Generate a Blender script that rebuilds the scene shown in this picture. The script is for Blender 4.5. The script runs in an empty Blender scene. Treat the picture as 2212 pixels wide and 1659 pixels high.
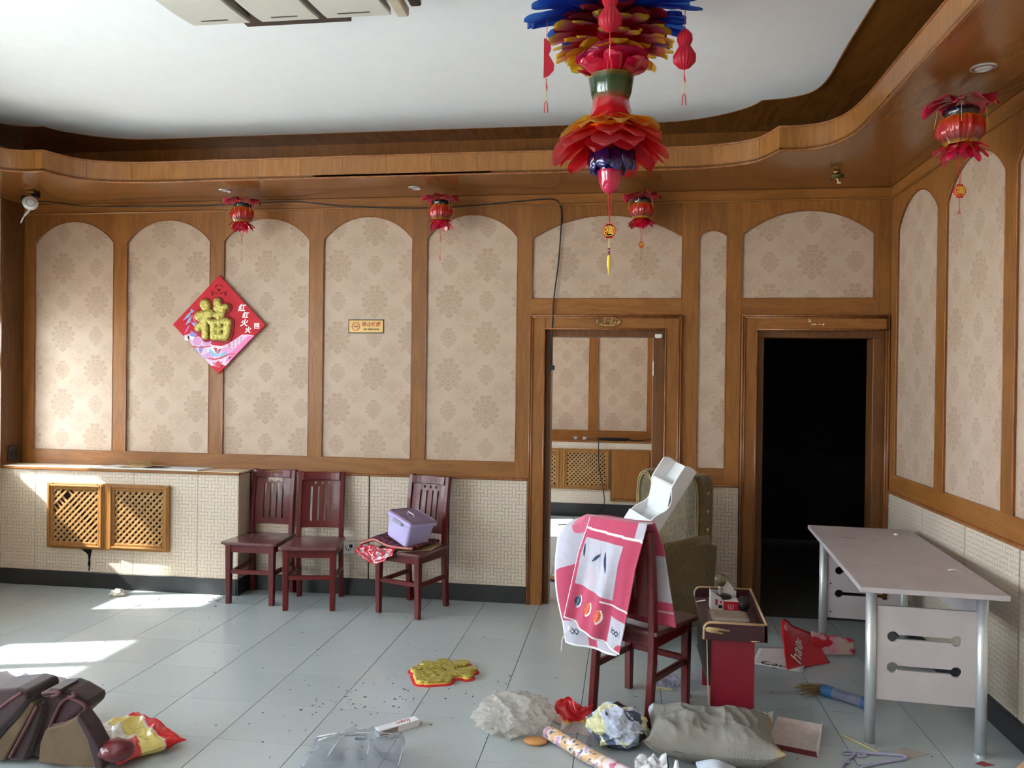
import bpy, bmesh, math, random
from math import pi, sin, cos, sqrt, atan2, radians, exp, floor as fl
from mathutils import Vector, Matrix, noise, Quaternion
random.seed(11)
SC = bpy.context.scene
COL = SC.collection
W0 = 5.727          # front plane of the back wall
XR = 1.766          # right wall plane
XL = -4.80          # left wall plane
YF = -2.5           # wall behind the camera
# ------------------------------------------------------------------ camera
cd = bpy.data.cameras.new('camera'); cam = bpy.data.objects.new('camera', cd); COL.objects.link(cam)
RM = ((0.98953, 0.14375, 0.012899), (0.013465, -0.0029624, -0.999905), (-0.143699, 0.98961, -0.004867))
r_, d_, f_ = [Vector(v) for v in RM]
cam.matrix_world = Matrix(((r_.x, -d_.x, -f_.x, 0), (r_.y, -d_.y, -f_.y, 0), (r_.z, -d_.z, -f_.z, 1.6235), (0, 0, 0, 1)))
cd.sensor_width = 36; cd.lens = 1716.1 / 2212 * 36; cd.clip_start = .05; cd.clip_end = 200
SC.camera = cam
# ------------------------------------------------------------------ world, sun, exposure
wd = bpy.data.worlds.new('world'); SC.world = wd; wd.use_nodes = True
bg = wd.node_tree.nodes['Background']; bg.inputs[0].default_value = (.82, .91, 1.0, 1); bg.inputs[1].default_value = 13.0
sd = bpy.data.lights.new('sun', 'SUN'); sun = bpy.data.objects.new('sun', sd); COL.objects.link(sun)
sd.energy = 12; sd.angle = radians(1.2); sd.color = (1, .95, .86)
SUN = Vector((1, .29, -.83)).normalized()
sun.rotation_mode = 'QUATERNION'; sun.rotation_quaternion = SUN.to_track_quat('-Z', 'Y'); sun.location = (-9, 1, 6)
WIN = [(4.60, 5.50), (3.05, 3.96), (1.05, 2.65), (-.95, .65), (-2.4, -1.3)]
WZ0, WZ1 = .93, 2.80
def portal(name, loc, rot, sx, sy):
    a = bpy.data.lights.new(name, 'AREA'); a.shape = 'RECTANGLE'; a.size = sx; a.size_y = sy; a.cycles.is_portal = True
    o = bpy.data.objects.new(name, a); COL.objects.link(o); o.location = loc; o.rotation_euler = rot
for y0, y1 in WIN:
    portal('window_portal', (XL - .16, (y0 + y1) / 2, (WZ0 + WZ1) / 2), (0, -pi / 2, 0), WZ1 - WZ0, y1 - y0)
FWIN = []     # windows in the wall behind the camera
for x0, x1 in FWIN:
    portal('window_portal', ((x0 + x1) / 2, YF - .16, (WZ0 + WZ1) / 2), (pi / 2, 0, 0), x1 - x0, WZ1 - WZ0)
portal('window_portal', (-3.1, 8.1, 1.75), (0, -pi / 2, 0), 1.3, 1.1)
vs = SC.view_settings; vs.view_transform = 'Standard'; vs.look = 'None'; vs.gamma = 1; vs.use_curve_mapping = False; vs.exposure = 1.22
try:
    SC.cycles.max_bounces = 10; SC.cycles.diffuse_bounces = 6; SC.cycles.transparent_max_bounces = 24; SC.cycles.sample_clamp_indirect = 8
except Exception: pass
# ------------------------------------------------------------------ helpers: colours and nodes
def L(r, g, b):
    f = lambda c: (c / 255 / 12.92) if c / 255 <= .04045 else ((c / 255 + .055) / 1.055) ** 2.4
    return (f(r), f(g), f(b))
class X:
    """tiny expression builder over Math nodes"""
    def __init__(s, nt, k): s.nt, s.k = nt, k
    def op(s, o, *a):
        n = s.nt.nodes.new('ShaderNodeMath'); n.operation = o
        for i, v in enumerate((s,) + a):
            if isinstance(v, X): v = v.k
            if isinstance(v, (int, float)): n.inputs[i].default_value = v
            else: s.nt.links.new(v, n.inputs[i])
        return X(s.nt, n.outputs[0])
    def __add__(s, o): return s.op('ADD', o)
    def __radd__(s, o): return s.op('ADD', o)
    def __sub__(s, o): return s.op('SUBTRACT', o)
    def __rsub__(s, o): return (s * -1) + o
    def __mul__(s, o): return s.op('MULTIPLY', o)
    def __rmul__(s, o): return s.op('MULTIPLY', o)
    def __truediv__(s, o): return s.op('DIVIDE', o)
    def floor(s): return s.op('FLOOR')
    def abs(s): return s.op('ABSOLUTE')
    def cos(s): return s.op('COSINE')
    def sin(s): return s.op('SINE')
    def sqrt(s): return s.op('SQRT')
    def mod(s, o): return s.op('FLOORED_MODULO', o)
    def max(s, o): return s.op('MAXIMUM', o)
    def min(s, o): return s.op('MINIMUM', o)
    def step(s, a, b):
        n = s.nt.nodes.new('ShaderNodeMapRange'); n.interpolation_type = 'SMOOTHSTEP'
        s.nt.links.new(s.k, n.inputs[0])
        for i, v in ((1, a), (2, b)):
            if isinstance(v, X): s.nt.links.new(v.k, n.inputs[i])
            else: n.inputs[i].default_value = v
        return X(s.nt, n.outputs[0])
def newmat(name):
    m = bpy.data.materials.new(name); m.use_nodes = True
    return m, m.node_tree, m.node_tree.nodes['Principled BSDF']
def coords(nt, kind='Object', scale=None):
    t = nt.nodes.new('ShaderNodeTexCoord'); k = t.outputs[kind]
    if scale is not None:
        mp = nt.nodes.new('ShaderNodeMapping'); mp.inputs['Scale'].default_value = scale; nt.links.new(k, mp.inputs['Vector']); k = mp.outputs[0]
    return k
def sep(nt, k):
    s = nt.nodes.new('ShaderNodeSeparateXYZ'); nt.links.new(k, s.inputs[0]); return [X(nt, o) for o in s.outputs]
def comb(nt, *a):
    c = nt.nodes.new('ShaderNodeCombineXYZ')
    for i, v in enumerate(a):
        if isinstance(v, X): nt.links.new(v.k, c.inputs[i])
        else: c.inputs[i].default_value = v
    return c.outputs[0]
def noi(nt, vec, scale, detail=3, rough=.55, dist=0):
    n = nt.nodes.new('ShaderNodeTexNoise'); n.inputs['Scale'].default_value = scale; n.inputs['Detail'].default_value = detail
    n.inputs['Roughness'].default_value = rough; n.inputs['Distortion'].default_value = dist
    if vec is not None: nt.links.new(vec, n.inputs['Vector'])
    return X(nt, n.outputs['Fac'])
def mixc(nt, fac, a, b):
    n = nt.nodes.new('ShaderNodeMix'); n.data_type = 'RGBA'
    for i, v in ((0, fac), (6, a), (7, b)):
        if isinstance(v, X): v = v.k
        if isinstance(v, (int, float)): n.inputs[i].default_value = v
        elif isinstance(v, tuple): n.inputs[i].default_value = (*v, 1)
        else: nt.links.new(v, n.inputs[i])
    return n.outputs[2]
def bump(nt, bs, h, strength=.3, dist=.01):
    b = nt.nodes.new('ShaderNodeBump'); b.inputs['Strength'].default_value = strength; b.inputs['Distance'].default_value = dist
    nt.links.new(h.k if isinstance(h, X) else h, b.inputs['Height']); nt.links.new(b.outputs[0], bs.inputs['Normal'])
def rnd(nt):
    return X(nt, nt.nodes.new('ShaderNodeObjectInfo').outputs['Random'])
_mc = {}
def flat(name, c, rough=.55, metal=0, spec=.5, var=.08, vs_=12, bmp=0, bs_=60, coat=0, sheen=0):
    """plain painted / plastic / paper surface with a little mottling"""
    if name in _mc: return _mc[name]
    m, nt, b = newmat(name); c = L(*c)
    n = noi(nt, coords(nt), vs_, 4)
    nt.links.new(mixc(nt, n.step(.3, .7), tuple(v * (1 - var) for v in c), tuple(min(1, v * (1 + var)) for v in c)), b.inputs['Base Color'])
    b.inputs['Roughness'].default_value = rough; b.inputs['Metallic'].default_value = metal; b.inputs['Specular IOR Level'].default_value = spec
    b.inputs['Coat Weight'].default_value = coat; b.inputs['Sheen Weight'].default_value = sheen
    if bmp: bump(nt, b, noi(nt, coords(nt), bs_, 4), bmp, .004)
    _mc[name] = m; return m
def wood(name, c1, c2, axis='Z', rough=.4, coat=.12, obj_var=.12, ring=1.0):
    """lacquered veneer: long grain along axis with cathedral figure"""
    if name in _mc: return _mc[name]
    m, nt, b = newmat(name); a = L(*c1); d = L(*c2)
    k = coords(nt); x, y, z = sep(nt, k); r = rnd(nt)
    al = {'X': x, 'Y': y, 'Z': z}[axis]; ac = {'X': z, 'Y': x, 'Z': x + y}[axis]; ad = {'X': y, 'Y': z, 'Z': y - x}[axis]
    v = comb(nt, ac * 1.0 + r * 13, ad, al * .16)
    n1 = noi(nt, v, 9 * ring, 3, .5, .6)
    rings = (n1 * 30 + ac * 18).sin().step(-1.0, 1.0)
    v2 = comb(nt, ac * 60, ad * 60, al * 2.2)
    fine = noi(nt, v2, 5, 4, .65).step(.33, .7)
    blot = noi(nt, k, 1.6, 2).step(.3, .75)
    f = rings * .26 + fine * .34 + blot * .2 + .12
    c = mixc(nt, f, d, a)
    hs = nt.nodes.new('ShaderNodeHueSaturation'); nt.links.new(c, hs.inputs['Color']); nt.links.new(((r - .5) * (2 * obj_var) + 1).k, hs.inputs['Value'])
    nt.links.new(hs.outputs[0], b.inputs['Base Color'])
    b.inputs['Roughness'].default_value = rough; b.inputs['Specular IOR Level'].default_value = .35; b.inputs['Coat Weight'].default_value = coat; b.inputs['Coat Roughness'].default_value = .12
    bump(nt, b, fine, .06, .002)
    _mc[name] = m; return m
def vcol(name, rough=.6, spec=.4, bmp=0, bs_=120, sheen=0, var=.06, coat=0, alpha=None, trans=0):
    """colour printed on the thing itself, read from its colour attribute"""
    if name in _mc: return _mc[name]
    m, nt, b = newmat(name); at = nt.nodes.new('ShaderNodeAttribute'); at.attribute_name = 'Col'
    n = noi(nt, coords(nt), 25, 4); hs = nt.nodes.new('ShaderNodeHueSaturation'); nt.links.new(at.outputs[0], hs.inputs['Color'])
    nt.links.new(((n - .5) * (4 * var) + 1).k, hs.inputs['Value']); nt.links.new(hs.outputs[0], b.inputs['Base Color'])
    b.inputs['Roughness'].default_value = rough; b.inputs['Specular IOR Level'].default_value = spec; b.inputs['Sheen Weight'].default_value = sheen; b.inputs['Coat Weight'].default_value = coat
    if bmp: bump(nt, b, noi(nt, coords(nt), bs_, 3), bmp, .003)
    if alpha is not None: film(m, hs.outputs[0], alpha, trans)
    _mc[name] = m; return m
def film(m, col, solid, translu=.5):
    """clear or tinted plastic film: part of the light goes straight through, tinted"""
    nt = m.node_tree; b = nt.nodes['Principled BSDF']; out = nt.nodes['Material Output']
    tp = nt.nodes.new('ShaderNodeBsdfTransparent'); tl = nt.nodes.new('ShaderNodeBsdfTranslucent')
    for s in (tp.inputs[0], tl.inputs[0]):
        if isinstance(col, tuple): s.default_value = (*col, 1)
        else: nt.links.new(col, s)
    a = nt.nodes.new('ShaderNodeMixShader'); a.inputs[0].default_value = translu
    nt.links.new(b.outputs[0], a.inputs[1]); nt.links.new(tl.outputs[0], a.inputs[2])
    c = nt.nodes.new('ShaderNodeMixShader'); c.inputs[0].default_value = solid
    nt.links.new(tp.outputs[0], c.inputs[1]); nt.links.new(a.outputs[0], c.inputs[2]); nt.links.new(c.outputs[0], out.inputs[0])
def filmmat(name, c, solid=.3, rough=.12, translu=.4):
    if name in _mc: return _mc[name]
    m, nt, b = newmat(name); c = L(*c); b.inputs['Base Color'].default_value = (*c, 1); b.inputs['Roughness'].default_value = rough
    bump(nt, b, noi(nt, coords(nt), 45, 3), .4, .004)
    film(m, c, solid, translu); _mc[name] = m; return m
# ------------------------------------------------------------------ helpers: meshes and objects
class MB:
    def __init__(s): s.v, s.f, s.c = [], [], None
    def add(s, vs, fs, M=None):
        o = len(s.v); s.v += [tuple(M @ Vector(p)) if M is not None else tuple(p) for p in vs]; s.f += [tuple(i + o for i in q) for q in fs]; return s
    def box(s, x0, x1, y0, y1, z0, z1, M=None):
        return s.add([(x, y, z) for z in (z0, z1) for y in (y0, y1) for x in (x0, x1)],
                     [(0, 2, 3, 1), (4, 5, 7, 6), (0, 1, 5, 4), (2, 6, 7, 3), (0, 4, 6, 2), (1, 3, 7, 5)], M)
    def frus(s, a, b, z0, z1, M=None):
        """box whose bottom (x0,x1,y0,y1)=a and top=b differ"""
        vs = [(x, y, z) for q, z in ((a, z0), (b, z1)) for y in q[2:] for x in q[:2]]
        return s.add(vs, [(0, 2, 3, 1), (4, 5, 7, 6), (0, 1, 5, 4), (2, 6, 7, 3), (0, 4, 6, 2), (1, 3, 7, 5)], M)
    def prism(s, poly, h0, h1, M=None):
        n = len(poly)
        ar = sum(poly[i][0] * poly[(i + 1) % n][1] - poly[(i + 1) % n][0] * poly[i][1] for i in range(n))
        if ar < 0: poly = poly[::-1]
        return s.add([(x, y, h0) for x, y in poly] + [(x, y, h1) for x, y in poly],
                     [tuple(range(n - 1, -1, -1)), tuple(range(n, 2 * n))] + [(i, (i + 1) % n, n + (i + 1) % n, n + i) for i in range(n)], M)
    def tube(s, path, r, n=8, closed=False, cap=True, M=None):
        P = [Vector(p) for p in path]; m = len(P); R = r if isinstance(r, (list, tuple)) else [r] * m
        T = []
        for i in range(m):
            a = P[(i - 1) % m] if (closed or i) else P[i]; b = P[(i + 1) % m] if (closed or i < m - 1) else P[i]
            t = (b - a); T.append(t.normalized() if t.length > 1e-9 else Vector((0, 0, 1)))
        u = T[0].orthogonal().normalized(); vs = []
        for i in range(m):
            u = (u - T[i] * u.dot(T[i])); u = u.normalized() if u.length > 1e-6 else T[i].orthogonal().normalized(); w = T[i].cross(u)
            vs += [P[i] + (u * cos(2 * pi * k / n) + w * sin(2 * pi * k / n)) * R[i] for k in range(n)]
        fs = []
        for i in range(m if closed else m - 1):
            for k in range(n):
                a, b = i * n, ((i + 1) % m) * n; fs.append((a + k, a + (k + 1) % n, b + (k + 1) % n, b + k))
        if cap and not closed: fs += [tuple(range(n - 1, -1, -1)), tuple((m - 1) * n + k for k in range(n))]
        return s.add(vs, fs, M)
    def cyl(s, p0, p1, r0, r1=None, n=16, M=None): return s.tube([p0, p1], [r0, r0 if r1 is None else r1], n, M=M)
    def lathe(s, prof, n=24, M=None, mod=None, cap=True):
        vs = []
        for r, z in prof:
            for k in range(n):
                t = 2 * pi * k / n; q = r * (mod(t, r, z) if mod else 1); vs.append((q * cos(t), q * sin(t), z))
        fs = [(i * n + k, i * n + (k + 1) % n, (i + 1) * n + (k + 1) % n, (i + 1) * n + k) for i in range(len(prof) - 1) for k in range(n)]
        if cap: fs += [tuple(range(n - 1, -1, -1)), tuple((len(prof) - 1) * n + k for k in range(n))]
        return s.add(vs, fs, M)
    def grid(s, fn, nu, nv, cu=False, M=None):
        vs = [fn(i / (nu if cu else nu - 1), j / (nv - 1)) for j in range(nv) for i in range(nu)]
        fs = [(j * nu + i, j * nu + (i + 1) % nu, (j + 1) * nu + (i + 1) % nu, (j + 1) * nu + i) for j in range(nv - 1) for i in range(nu if cu else nu - 1)]
        return s.add(vs, fs, M)
    def ico(s, sub, M=None, disp=None):
        b = bmesh.new(); bmesh.ops.create_icosphere(b, subdivisions=sub, radius=1)
        vs = [v.co.copy() for v in b.verts]; fs = [tuple(v.index for v in f.verts) for f in b.faces]; b.free()
        if disp: vs = [disp(v) for v in vs]
        return s.add(vs, fs, M)
    def mesh(s, name):
        me = bpy.data.meshes.new(name); me.from_pydata(s.v, [], s.f); me.update()
        if s.c: setcol(me, s.c)
        return me
def setcol(me, cols):
    a = me.color_attributes.new('Col', 'FLOAT_COLOR', 'POINT')
    fl_ = []
    for c in cols: fl_ += [*c, 1]
    a.data.foreach_set('color', fl_)
def colby(me, fn):
    """give every vertex its printed colour from its own position"""
    setcol(me, [fn(v.co) for v in me.vertices]); return me
def M4(loc=(0, 0, 0), rz=0, rx=0, ry=0, s=1):
    return Matrix.Translation(loc) @ Matrix.Rotation(rz, 4, 'Z') @ Matrix.Rotation(ry, 4, 'Y') @ Matrix.Rotation(rx, 4, 'X') @ (Matrix.Diagonal((*s, 1)) if isinstance(s, tuple) else Matrix.Scale(s, 4))
WALLM = Matrix(((1, 0, 0, 0), (0, 0, -1, 0), (0, 1, 0, 0), (0, 0, 0, 1)))   # drawing plane (x, y) -> (x, z), facing -y
WALLR = Matrix(((0, 0, -1, 0), (1, 0, 0, 0), (0, 1, 0, 0), (0, 0, 0, 1)))   # drawing plane (x, y) -> (y, z), facing -x
def ob(name, mb, mat, parent=None, loc=None, rot=None, smooth=False, bevel=0, bseg=1, sub=0, kind=None, label=None, solid=0):
    me = mb.mesh(name) if isinstance(mb, MB) else mb
    o = bpy.data.objects.new(name, me); COL.objects.link(o)
    if mat is not None and not me.materials: me.materials.append(mat)
    if parent is not None: o.parent = parent
    if loc is not None: o.location = loc
    if rot is not None: o.rotation_euler = rot
    if smooth:
        for p in me.polygons: p.use_smooth = True
    if solid: q = o.modifiers.new('solidify', 'SOLIDIFY'); q.thickness = solid; q.offset = 0
    if bevel: q = o.modifiers.new('bevel', 'BEVEL'); q.width = bevel; q.segments = bseg; q.limit_method = 'ANGLE'; q.angle_limit = radians(40)
    if sub: q = o.modifiers.new('sub', 'SUBSURF'); q.levels = sub; q.render_levels = sub
    if kind: o['kind'] = kind
    if label: o['label'] = label
    return o
def thing(name, label, cat, loc=(0, 0, 0), rz=0, group=None, M=None):
    o = bpy.data.objects.new(name, None); COL.objects.link(o); o.empty_display_size = .05
    o.location = loc; o.rotation_euler = (0, 0, rz)
    if M is not None: o.matrix_world = M
    return tag(o, label, cat, group)
def tag(o, label, cat, group=None):
    o['label'] = label; o['category'] = cat
    if group: o['group'] = group
    return o
def dup(root, label, loc, rz=0):
    r = root.copy(); COL.objects.link(r); r.location = loc; r.rotation_euler = (0, 0, rz); r['label'] = label
    for ch in list(root.children):
        c = ch.copy(); COL.objects.link(c); c.parent = r
        for g in list(ch.children):
            q = g.copy(); COL.objects.link(q); q.parent = c
    return r
def _curve_mesh(cu):
    o = bpy.data.objects.new('tmp', cu); COL.objects.link(o)
    me = bpy.data.meshes.new_from_object(o.evaluated_get(bpy.context.evaluated_depsgraph_get()))
    bpy.data.objects.remove(o); bpy.data.curves.remove(cu); return me
def text(body, size, ext=.0006, shear=0, offset=0, align='CENTER', space=1):
    cu = bpy.data.curves.new('t', 'FONT'); cu.body = body; cu.size = size; cu.extrude = ext; cu.shear = shear; cu.offset = offset
    cu.align_x = align; cu.align_y = 'CENTER'; cu.space_character = space; cu.resolution_u = 3
    me = _curve_mesh(cu); return [v.co.copy() for v in me.vertices], [tuple(p.vertices) for p in me.polygons]
def shape(loops, ext, bevel=0):
    """flat board with holes: loops[0] the outline, the rest holes"""
    cu = bpy.data.curves.new('s', 'CURVE'); cu.dimensions = '2D'; cu.fill_mode = 'BOTH'; cu.extrude = ext; cu.bevel_depth = bevel
    for lp in loops:
        s = cu.splines.new('POLY'); s.points.add(len(lp) - 1); s.use_cyclic_u = True
        for p, q in zip(s.points, lp): p.co = (q[0], q[1], 0, 1)
    me = _curve_mesh(cu); return [v.co.copy() for v in me.vertices], [tuple(p.vertices) for p in me.polygons]
def circ(cx, cy, r, n=16, a0=0, a1=2 * pi): return [(cx + r * cos(a0 + (a1 - a0) * i / n), cy + r * sin(a0 + (a1 - a0) * i / n)) for i in range(n)]
def capsule(x0, y0, x1, y1, r, n=8):
    a = atan2(y1 - y0, x1 - x0)
    return [(x1 + r * cos(a - pi / 2 + pi * i / n), y1 + r * sin(a - pi / 2 + pi * i / n)) for i in range(n + 1)] + \
           [(x0 + r * cos(a + pi / 2 + pi * i / n), y0 + r * sin(a + pi / 2 + pi * i / n)) for i in range(n + 1)]
def catmull(P, n=6, closed=False):
    P = [Vector(p) for p in P]; out = []; m = len(P)
    for i in range(m if closed else m - 1):
        a, b, c, d = (P[(i - 1) % m] if closed or i else P[0]), P[i], P[(i + 1) % m], (P[(i + 2) % m] if closed or i < m - 2 else P[-1])
        for k in range(n):
            t = k / n; out.append(.5 * (2 * b + (c - a) * t + (2 * a - 5 * b + 4 * c - d) * t * t + (3 * b - a - 3 * c + d) * t ** 3))
    if not closed: out.append(P[-1])
    return out
def nz(x, y=0, z=0): return noise.noise(Vector((x, y, z)))
def crease(p, f=1, o=3): return sum((1 - abs(nz(p[0] * f * 2 ** i, p[1] * f * 2 ** i, p[2] * f * 2 ** i + i * 7)) * 1.6) ** 2 / 2 ** i for i in range(o))
def turb(p, f=1, o=3): return sum(abs(nz(p[0] * f * 2 ** i, p[1] * f * 2 ** i, p[2] * f * 2 ** i)) / 2 ** i for i in range(o))
def quad(n=1): return random.uniform(-n, n)
# ------------------------------------------------------------------ shared materials
OAK = wood('oak_upright', (158, 104, 50), (116, 70, 28), 'Z', coat=.08)
OAKX = wood('oak_along_wall', (158, 104, 50), (116, 70, 28), 'X', coat=.08)
OAKY = wood('oak_along_side', (158, 104, 50), (116, 70, 28), 'Y', coat=.08)
OAKD = wood('oak_dark', (122, 78, 42), (78, 46, 22), 'Z', rough=.4)
SOF = wood('soffit_veneer', (146, 94, 46), (120, 74, 32), 'Y', rough=.24, coat=.5, obj_var=.03)
RED = wood('red_mahogany', (112, 15, 18), (64, 6, 10), 'Z', rough=.36, coat=.15, obj_var=.06)
REDX = wood('red_mahogany_board', (112, 15, 18), (66, 6, 10), 'X', rough=.38, coat=.15, obj_var=.06)
WHITE = flat('white_paint', (244, 248, 253), .7, var=.012, bmp=.05)
BLACK = flat('black_plastic', (22, 22, 24), .45)
BASEB = flat('baseboard_black', (38, 39, 42), .38, var=.15)
def damask(name, horiz, gloss=.42):
    m, nt, b = newmat(name); x, y, z = sep(nt, coords(nt)); u = (x if horiz == 'X' else y)
    U = u / .285 + 40.1; V = z / .27 + 40.35
    i, j = U.floor(), V.floor(); fx = U - i - .5; fy = V - j - .5
    par = (i + j).mod(2); ax = fx.abs(); r = (fx * fx * 1.15 + fy * fy).sqrt(); th = ax.op('ARCTAN2', fy)
    R0 = (par * .18 + .28) * ((th * 2).cos() * .07 + (th * 4).cos() * .05 + .92); mot = None; line = None
    for s_, n_, p_ in ((1.0, 11, .4), (.76, 9, .0), (.52, 7, .5), (.28, 5, 0)):
        lob = (th * (n_ / 2) + p_).sin().abs().op('POWER', .55); Rk = R0 * s_ * (lob * .30 + .70 + (th * (n_ * 2)).cos() * .03)
        if mot is None: mot = (Rk - r).step(-.010, .010)
        e = (Rk - r - .006).abs().step(.018, .006); line = e if line is None else line.max(e)
    vein = ((th * 11).cos()).step(.86, .97) * r.step(.10, .16)
    mot = mot * (1 - line * .75) * (1 - vein * .5)
    vy = fy * (2 * pi)
    blob = noi(nt, comb(nt, ax * 3.1, vy.sin() * .62, vy.cos() * .62), 4.6, 2, .5, 1.2)
    dx = .5 - ax; dy = .5 - fy.abs(); env = ((dx * dx + dy * dy).sqrt()).step(.47, .2)
    leaf = (blob.step(.545, .56) * (1 - blob.step(.62, .64) * .5)).max((blob - .46).abs().step(.022, .012)) * env
    pat = mot.max(leaf)
    wear = noi(nt, coords(nt), 3, 3).step(.3, .75)
    c = mixc(nt, pat * .62, L(188, 164, 144), L(162, 134, 110))
    c2 = mixc(nt, wear * .10, c, L(198, 182, 166)); nt.links.new(c2, b.inputs['Base Color'])
    nt.links.new((pat * .12 + gloss).k, b.inputs['Roughness']); b.inputs['Specular IOR Level'].default_value = .5
    bump(nt, b, pat * .6 + noi(nt, coords(nt), 260, 2) * .5, .12, .002)
    return m
DAMX, DAMY = damask('damask_paper_back', 'X'), damask('damask_paper_side', 'Y')
def fret(name, horiz, tint=(212, 198, 181)):
    """embossed wallcovering: interlocking fret raised about a millimetre"""
    m, nt, b = newmat(name); x, y, z = sep(nt, coords(nt)); u = (x if horiz == 'X' else y)
    U = u / .052 + 60; V = z / .052 + 60
    i, j = U.floor(), V.floor(); fx = (U - i - .5).abs(); fy = (V - j - .5).abs(); par = (i + j).mod(2)
    def grooves(a, c): return (a - .235).abs().step(.05, .02)
    ext = lambda a, c: (a - .235).abs().step(.05, .02) * c.step(.22, .25)
    ln = (grooves(fx, fy).max(ext(fy, fx))) * par + (grooves(fy, fx).max(ext(fx, fy))) * (1 - par); h = 1 - ln
    pearl = ((fx - .5).abs() + (fy - .5).abs()).step(.09, .05)
    dirt = noi(nt, coords(nt), 2.3, 3).step(.35, .8)
    c = mixc(nt, h, L(*[int(v * .93) for v in tint]), L(*tint)); c = mixc(nt, dirt * .18, c, L(196, 178, 150)); c = mixc(nt, pearl * .45, c, L(238, 236, 230))
    nt.links.new(c, b.inputs['Base Color']); b.inputs['Roughness'].default_value = .33
    bump(nt, b, h, .8, .004); return m
FRX, FRY = fret('fret_paper_back', 'X'), fret('fret_paper_side', 'Y')
def tilemat():
    m, nt, b = newmat('grey_floor_tile'); k = coords(nt); r = rnd(nt)
    g = nt.nodes.new('ShaderNodeNewGeometry').outputs['Position']
    n = noi(nt, g, 2.2, 4); sp = noi(nt, g, 90, 3).step(.35, .7); dirt = noi(nt, g, 24, 5, .7).step(.62, .9)
    c = mixc(nt, n * .5 + r * .35, L(170, 181, 184), L(186, 196, 199)); c = mixc(nt, sp * .1, c, L(120, 126, 124)); c = mixc(nt, dirt * .12, c, L(112, 110, 104))
    nt.links.new(c, b.inputs['Base Color']); b.inputs['Roughness'].default_value = .22; b.inputs['Specular IOR Level'].default_value = .7
    return m
TILE = tilemat()
GROUT = flat('dark_grout', (62, 64, 62), .8)
# ------------------------------------------------------------------ floor
fb = MB().box(XL - .2, XR + .2, YF - .2, W0 + .02, -.12, -.004).box(-3.2, 3.0, W0 + .02, 9.9, -.12, -.004)
floor_ = ob('floor', fb, GROUT, kind='structure')
def tile_mesh(sx, sy):
    g = .0017; h = .0011; t = .0006
    mb = MB(); a = (g, sx - g, h, sy - h); b_ = (g + t, sx - g - t, h + t, sy - h - t)
    mb.frus(a, a, -.004, -.0004); mb.frus(a, b_, -.0004, 0); return mb.mesh('tile')
_tm = {}
def tile(x0, x1, y0, y1):
    k = (round(x1 - x0, 3), round(y1 - y0, 3))
    if k not in _tm: _tm[k] = tile_mesh(*k); _tm[k].materials.append(TILE)
    o = bpy.data.objects.new('tile', _tm[k]); COL.objects.link(o); o.parent = floor_; o.location = (x0, y0, 0)
xs = [XL] + [-3.0062 + .4 * k for k in range(-4, 12)] + [XR]; ys = [W0] + [5.33 - .4 * k for k in range(0, 20)] + [YF]
rest = MB()
for yi in range(len(ys) - 1):
    for xi in range(len(xs) - 1):
        x0, x1, y0, y1 = xs[xi], xs[xi + 1], ys[yi + 1], ys[yi]
        if y1 - y0 < .02: continue
        if y1 > 2.2: tile(x0, x1, y0, y1)
        else: rest.frus((x0 + .0016, x1 - .0016, y0 + .0016, y1 - .0016), (x0 + .004, x1 - .004, y0 + .004, y1 - .004), -.0035, 0)
ob('tile_field', rest, TILE, floor_, kind='stuff')
xs2 = [-1.4062 + .4 * k for k in range(0, 6)]
y = W0
for k in range(10):
    y1 = 5.73 + .4 * (k + 1); y1 = min(y1, 9.53)
    for xi in range(len(xs2) - 1):
        if y1 - y > .02: tile(xs2[xi], xs2[xi + 1], y, y1)
    y = y1
# ------------------------------------------------------------------ outdoors, walls behind the camera, window wall
ob('ground', MB().box(-40, XL - .31, -25, 30, -.5, -.4).box(XL - .31, 20, -25, YF - .25, -.5, -.4), flat('pale_concrete', (226, 222, 212), .9), kind='structure')
PLAS = flat('cream_plaster', (214, 198, 178), .8, var=.03)
wl = MB(); edges = [YF] + [v for p in sorted(WIN) for v in p] + [W0]
for a, b_ in zip(edges[::2], edges[1::2]): wl.box(XL - .3, XL, a, b_, WZ0, WZ1)
wl.box(XL - .3, XL, YF, W0, 0, WZ0); wl.box(XL - .3, XL, YF, W0, WZ1, 3.6)
wall_left = ob('wall_left', wl, PLAS, kind='structure')
for (a, b_) in zip(edges[::2], edges[1::2]):       # dark wood pier facings between the windows
    if b_ - a > .01: ob('pier_facing', MB().box(XL, XL + .018, a, b_, .9, 2.97), OAKD, wall_left, bevel=.002)
ob('unseen_awning', MB().box(XL - 1.62, XL - .3, YF, 6.5, 3.02, 3.10), flat('awning_grey', (150, 150, 150), .8), kind='structure')  # unseen overhang, sized to keep high sun out of the upper panes
PVC = flat('white_window_frame', (225, 226, 228), .4, var=.03)
GLASS = filmmat('window_glass', (250, 252, 252), .07, .03, 0)
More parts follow.
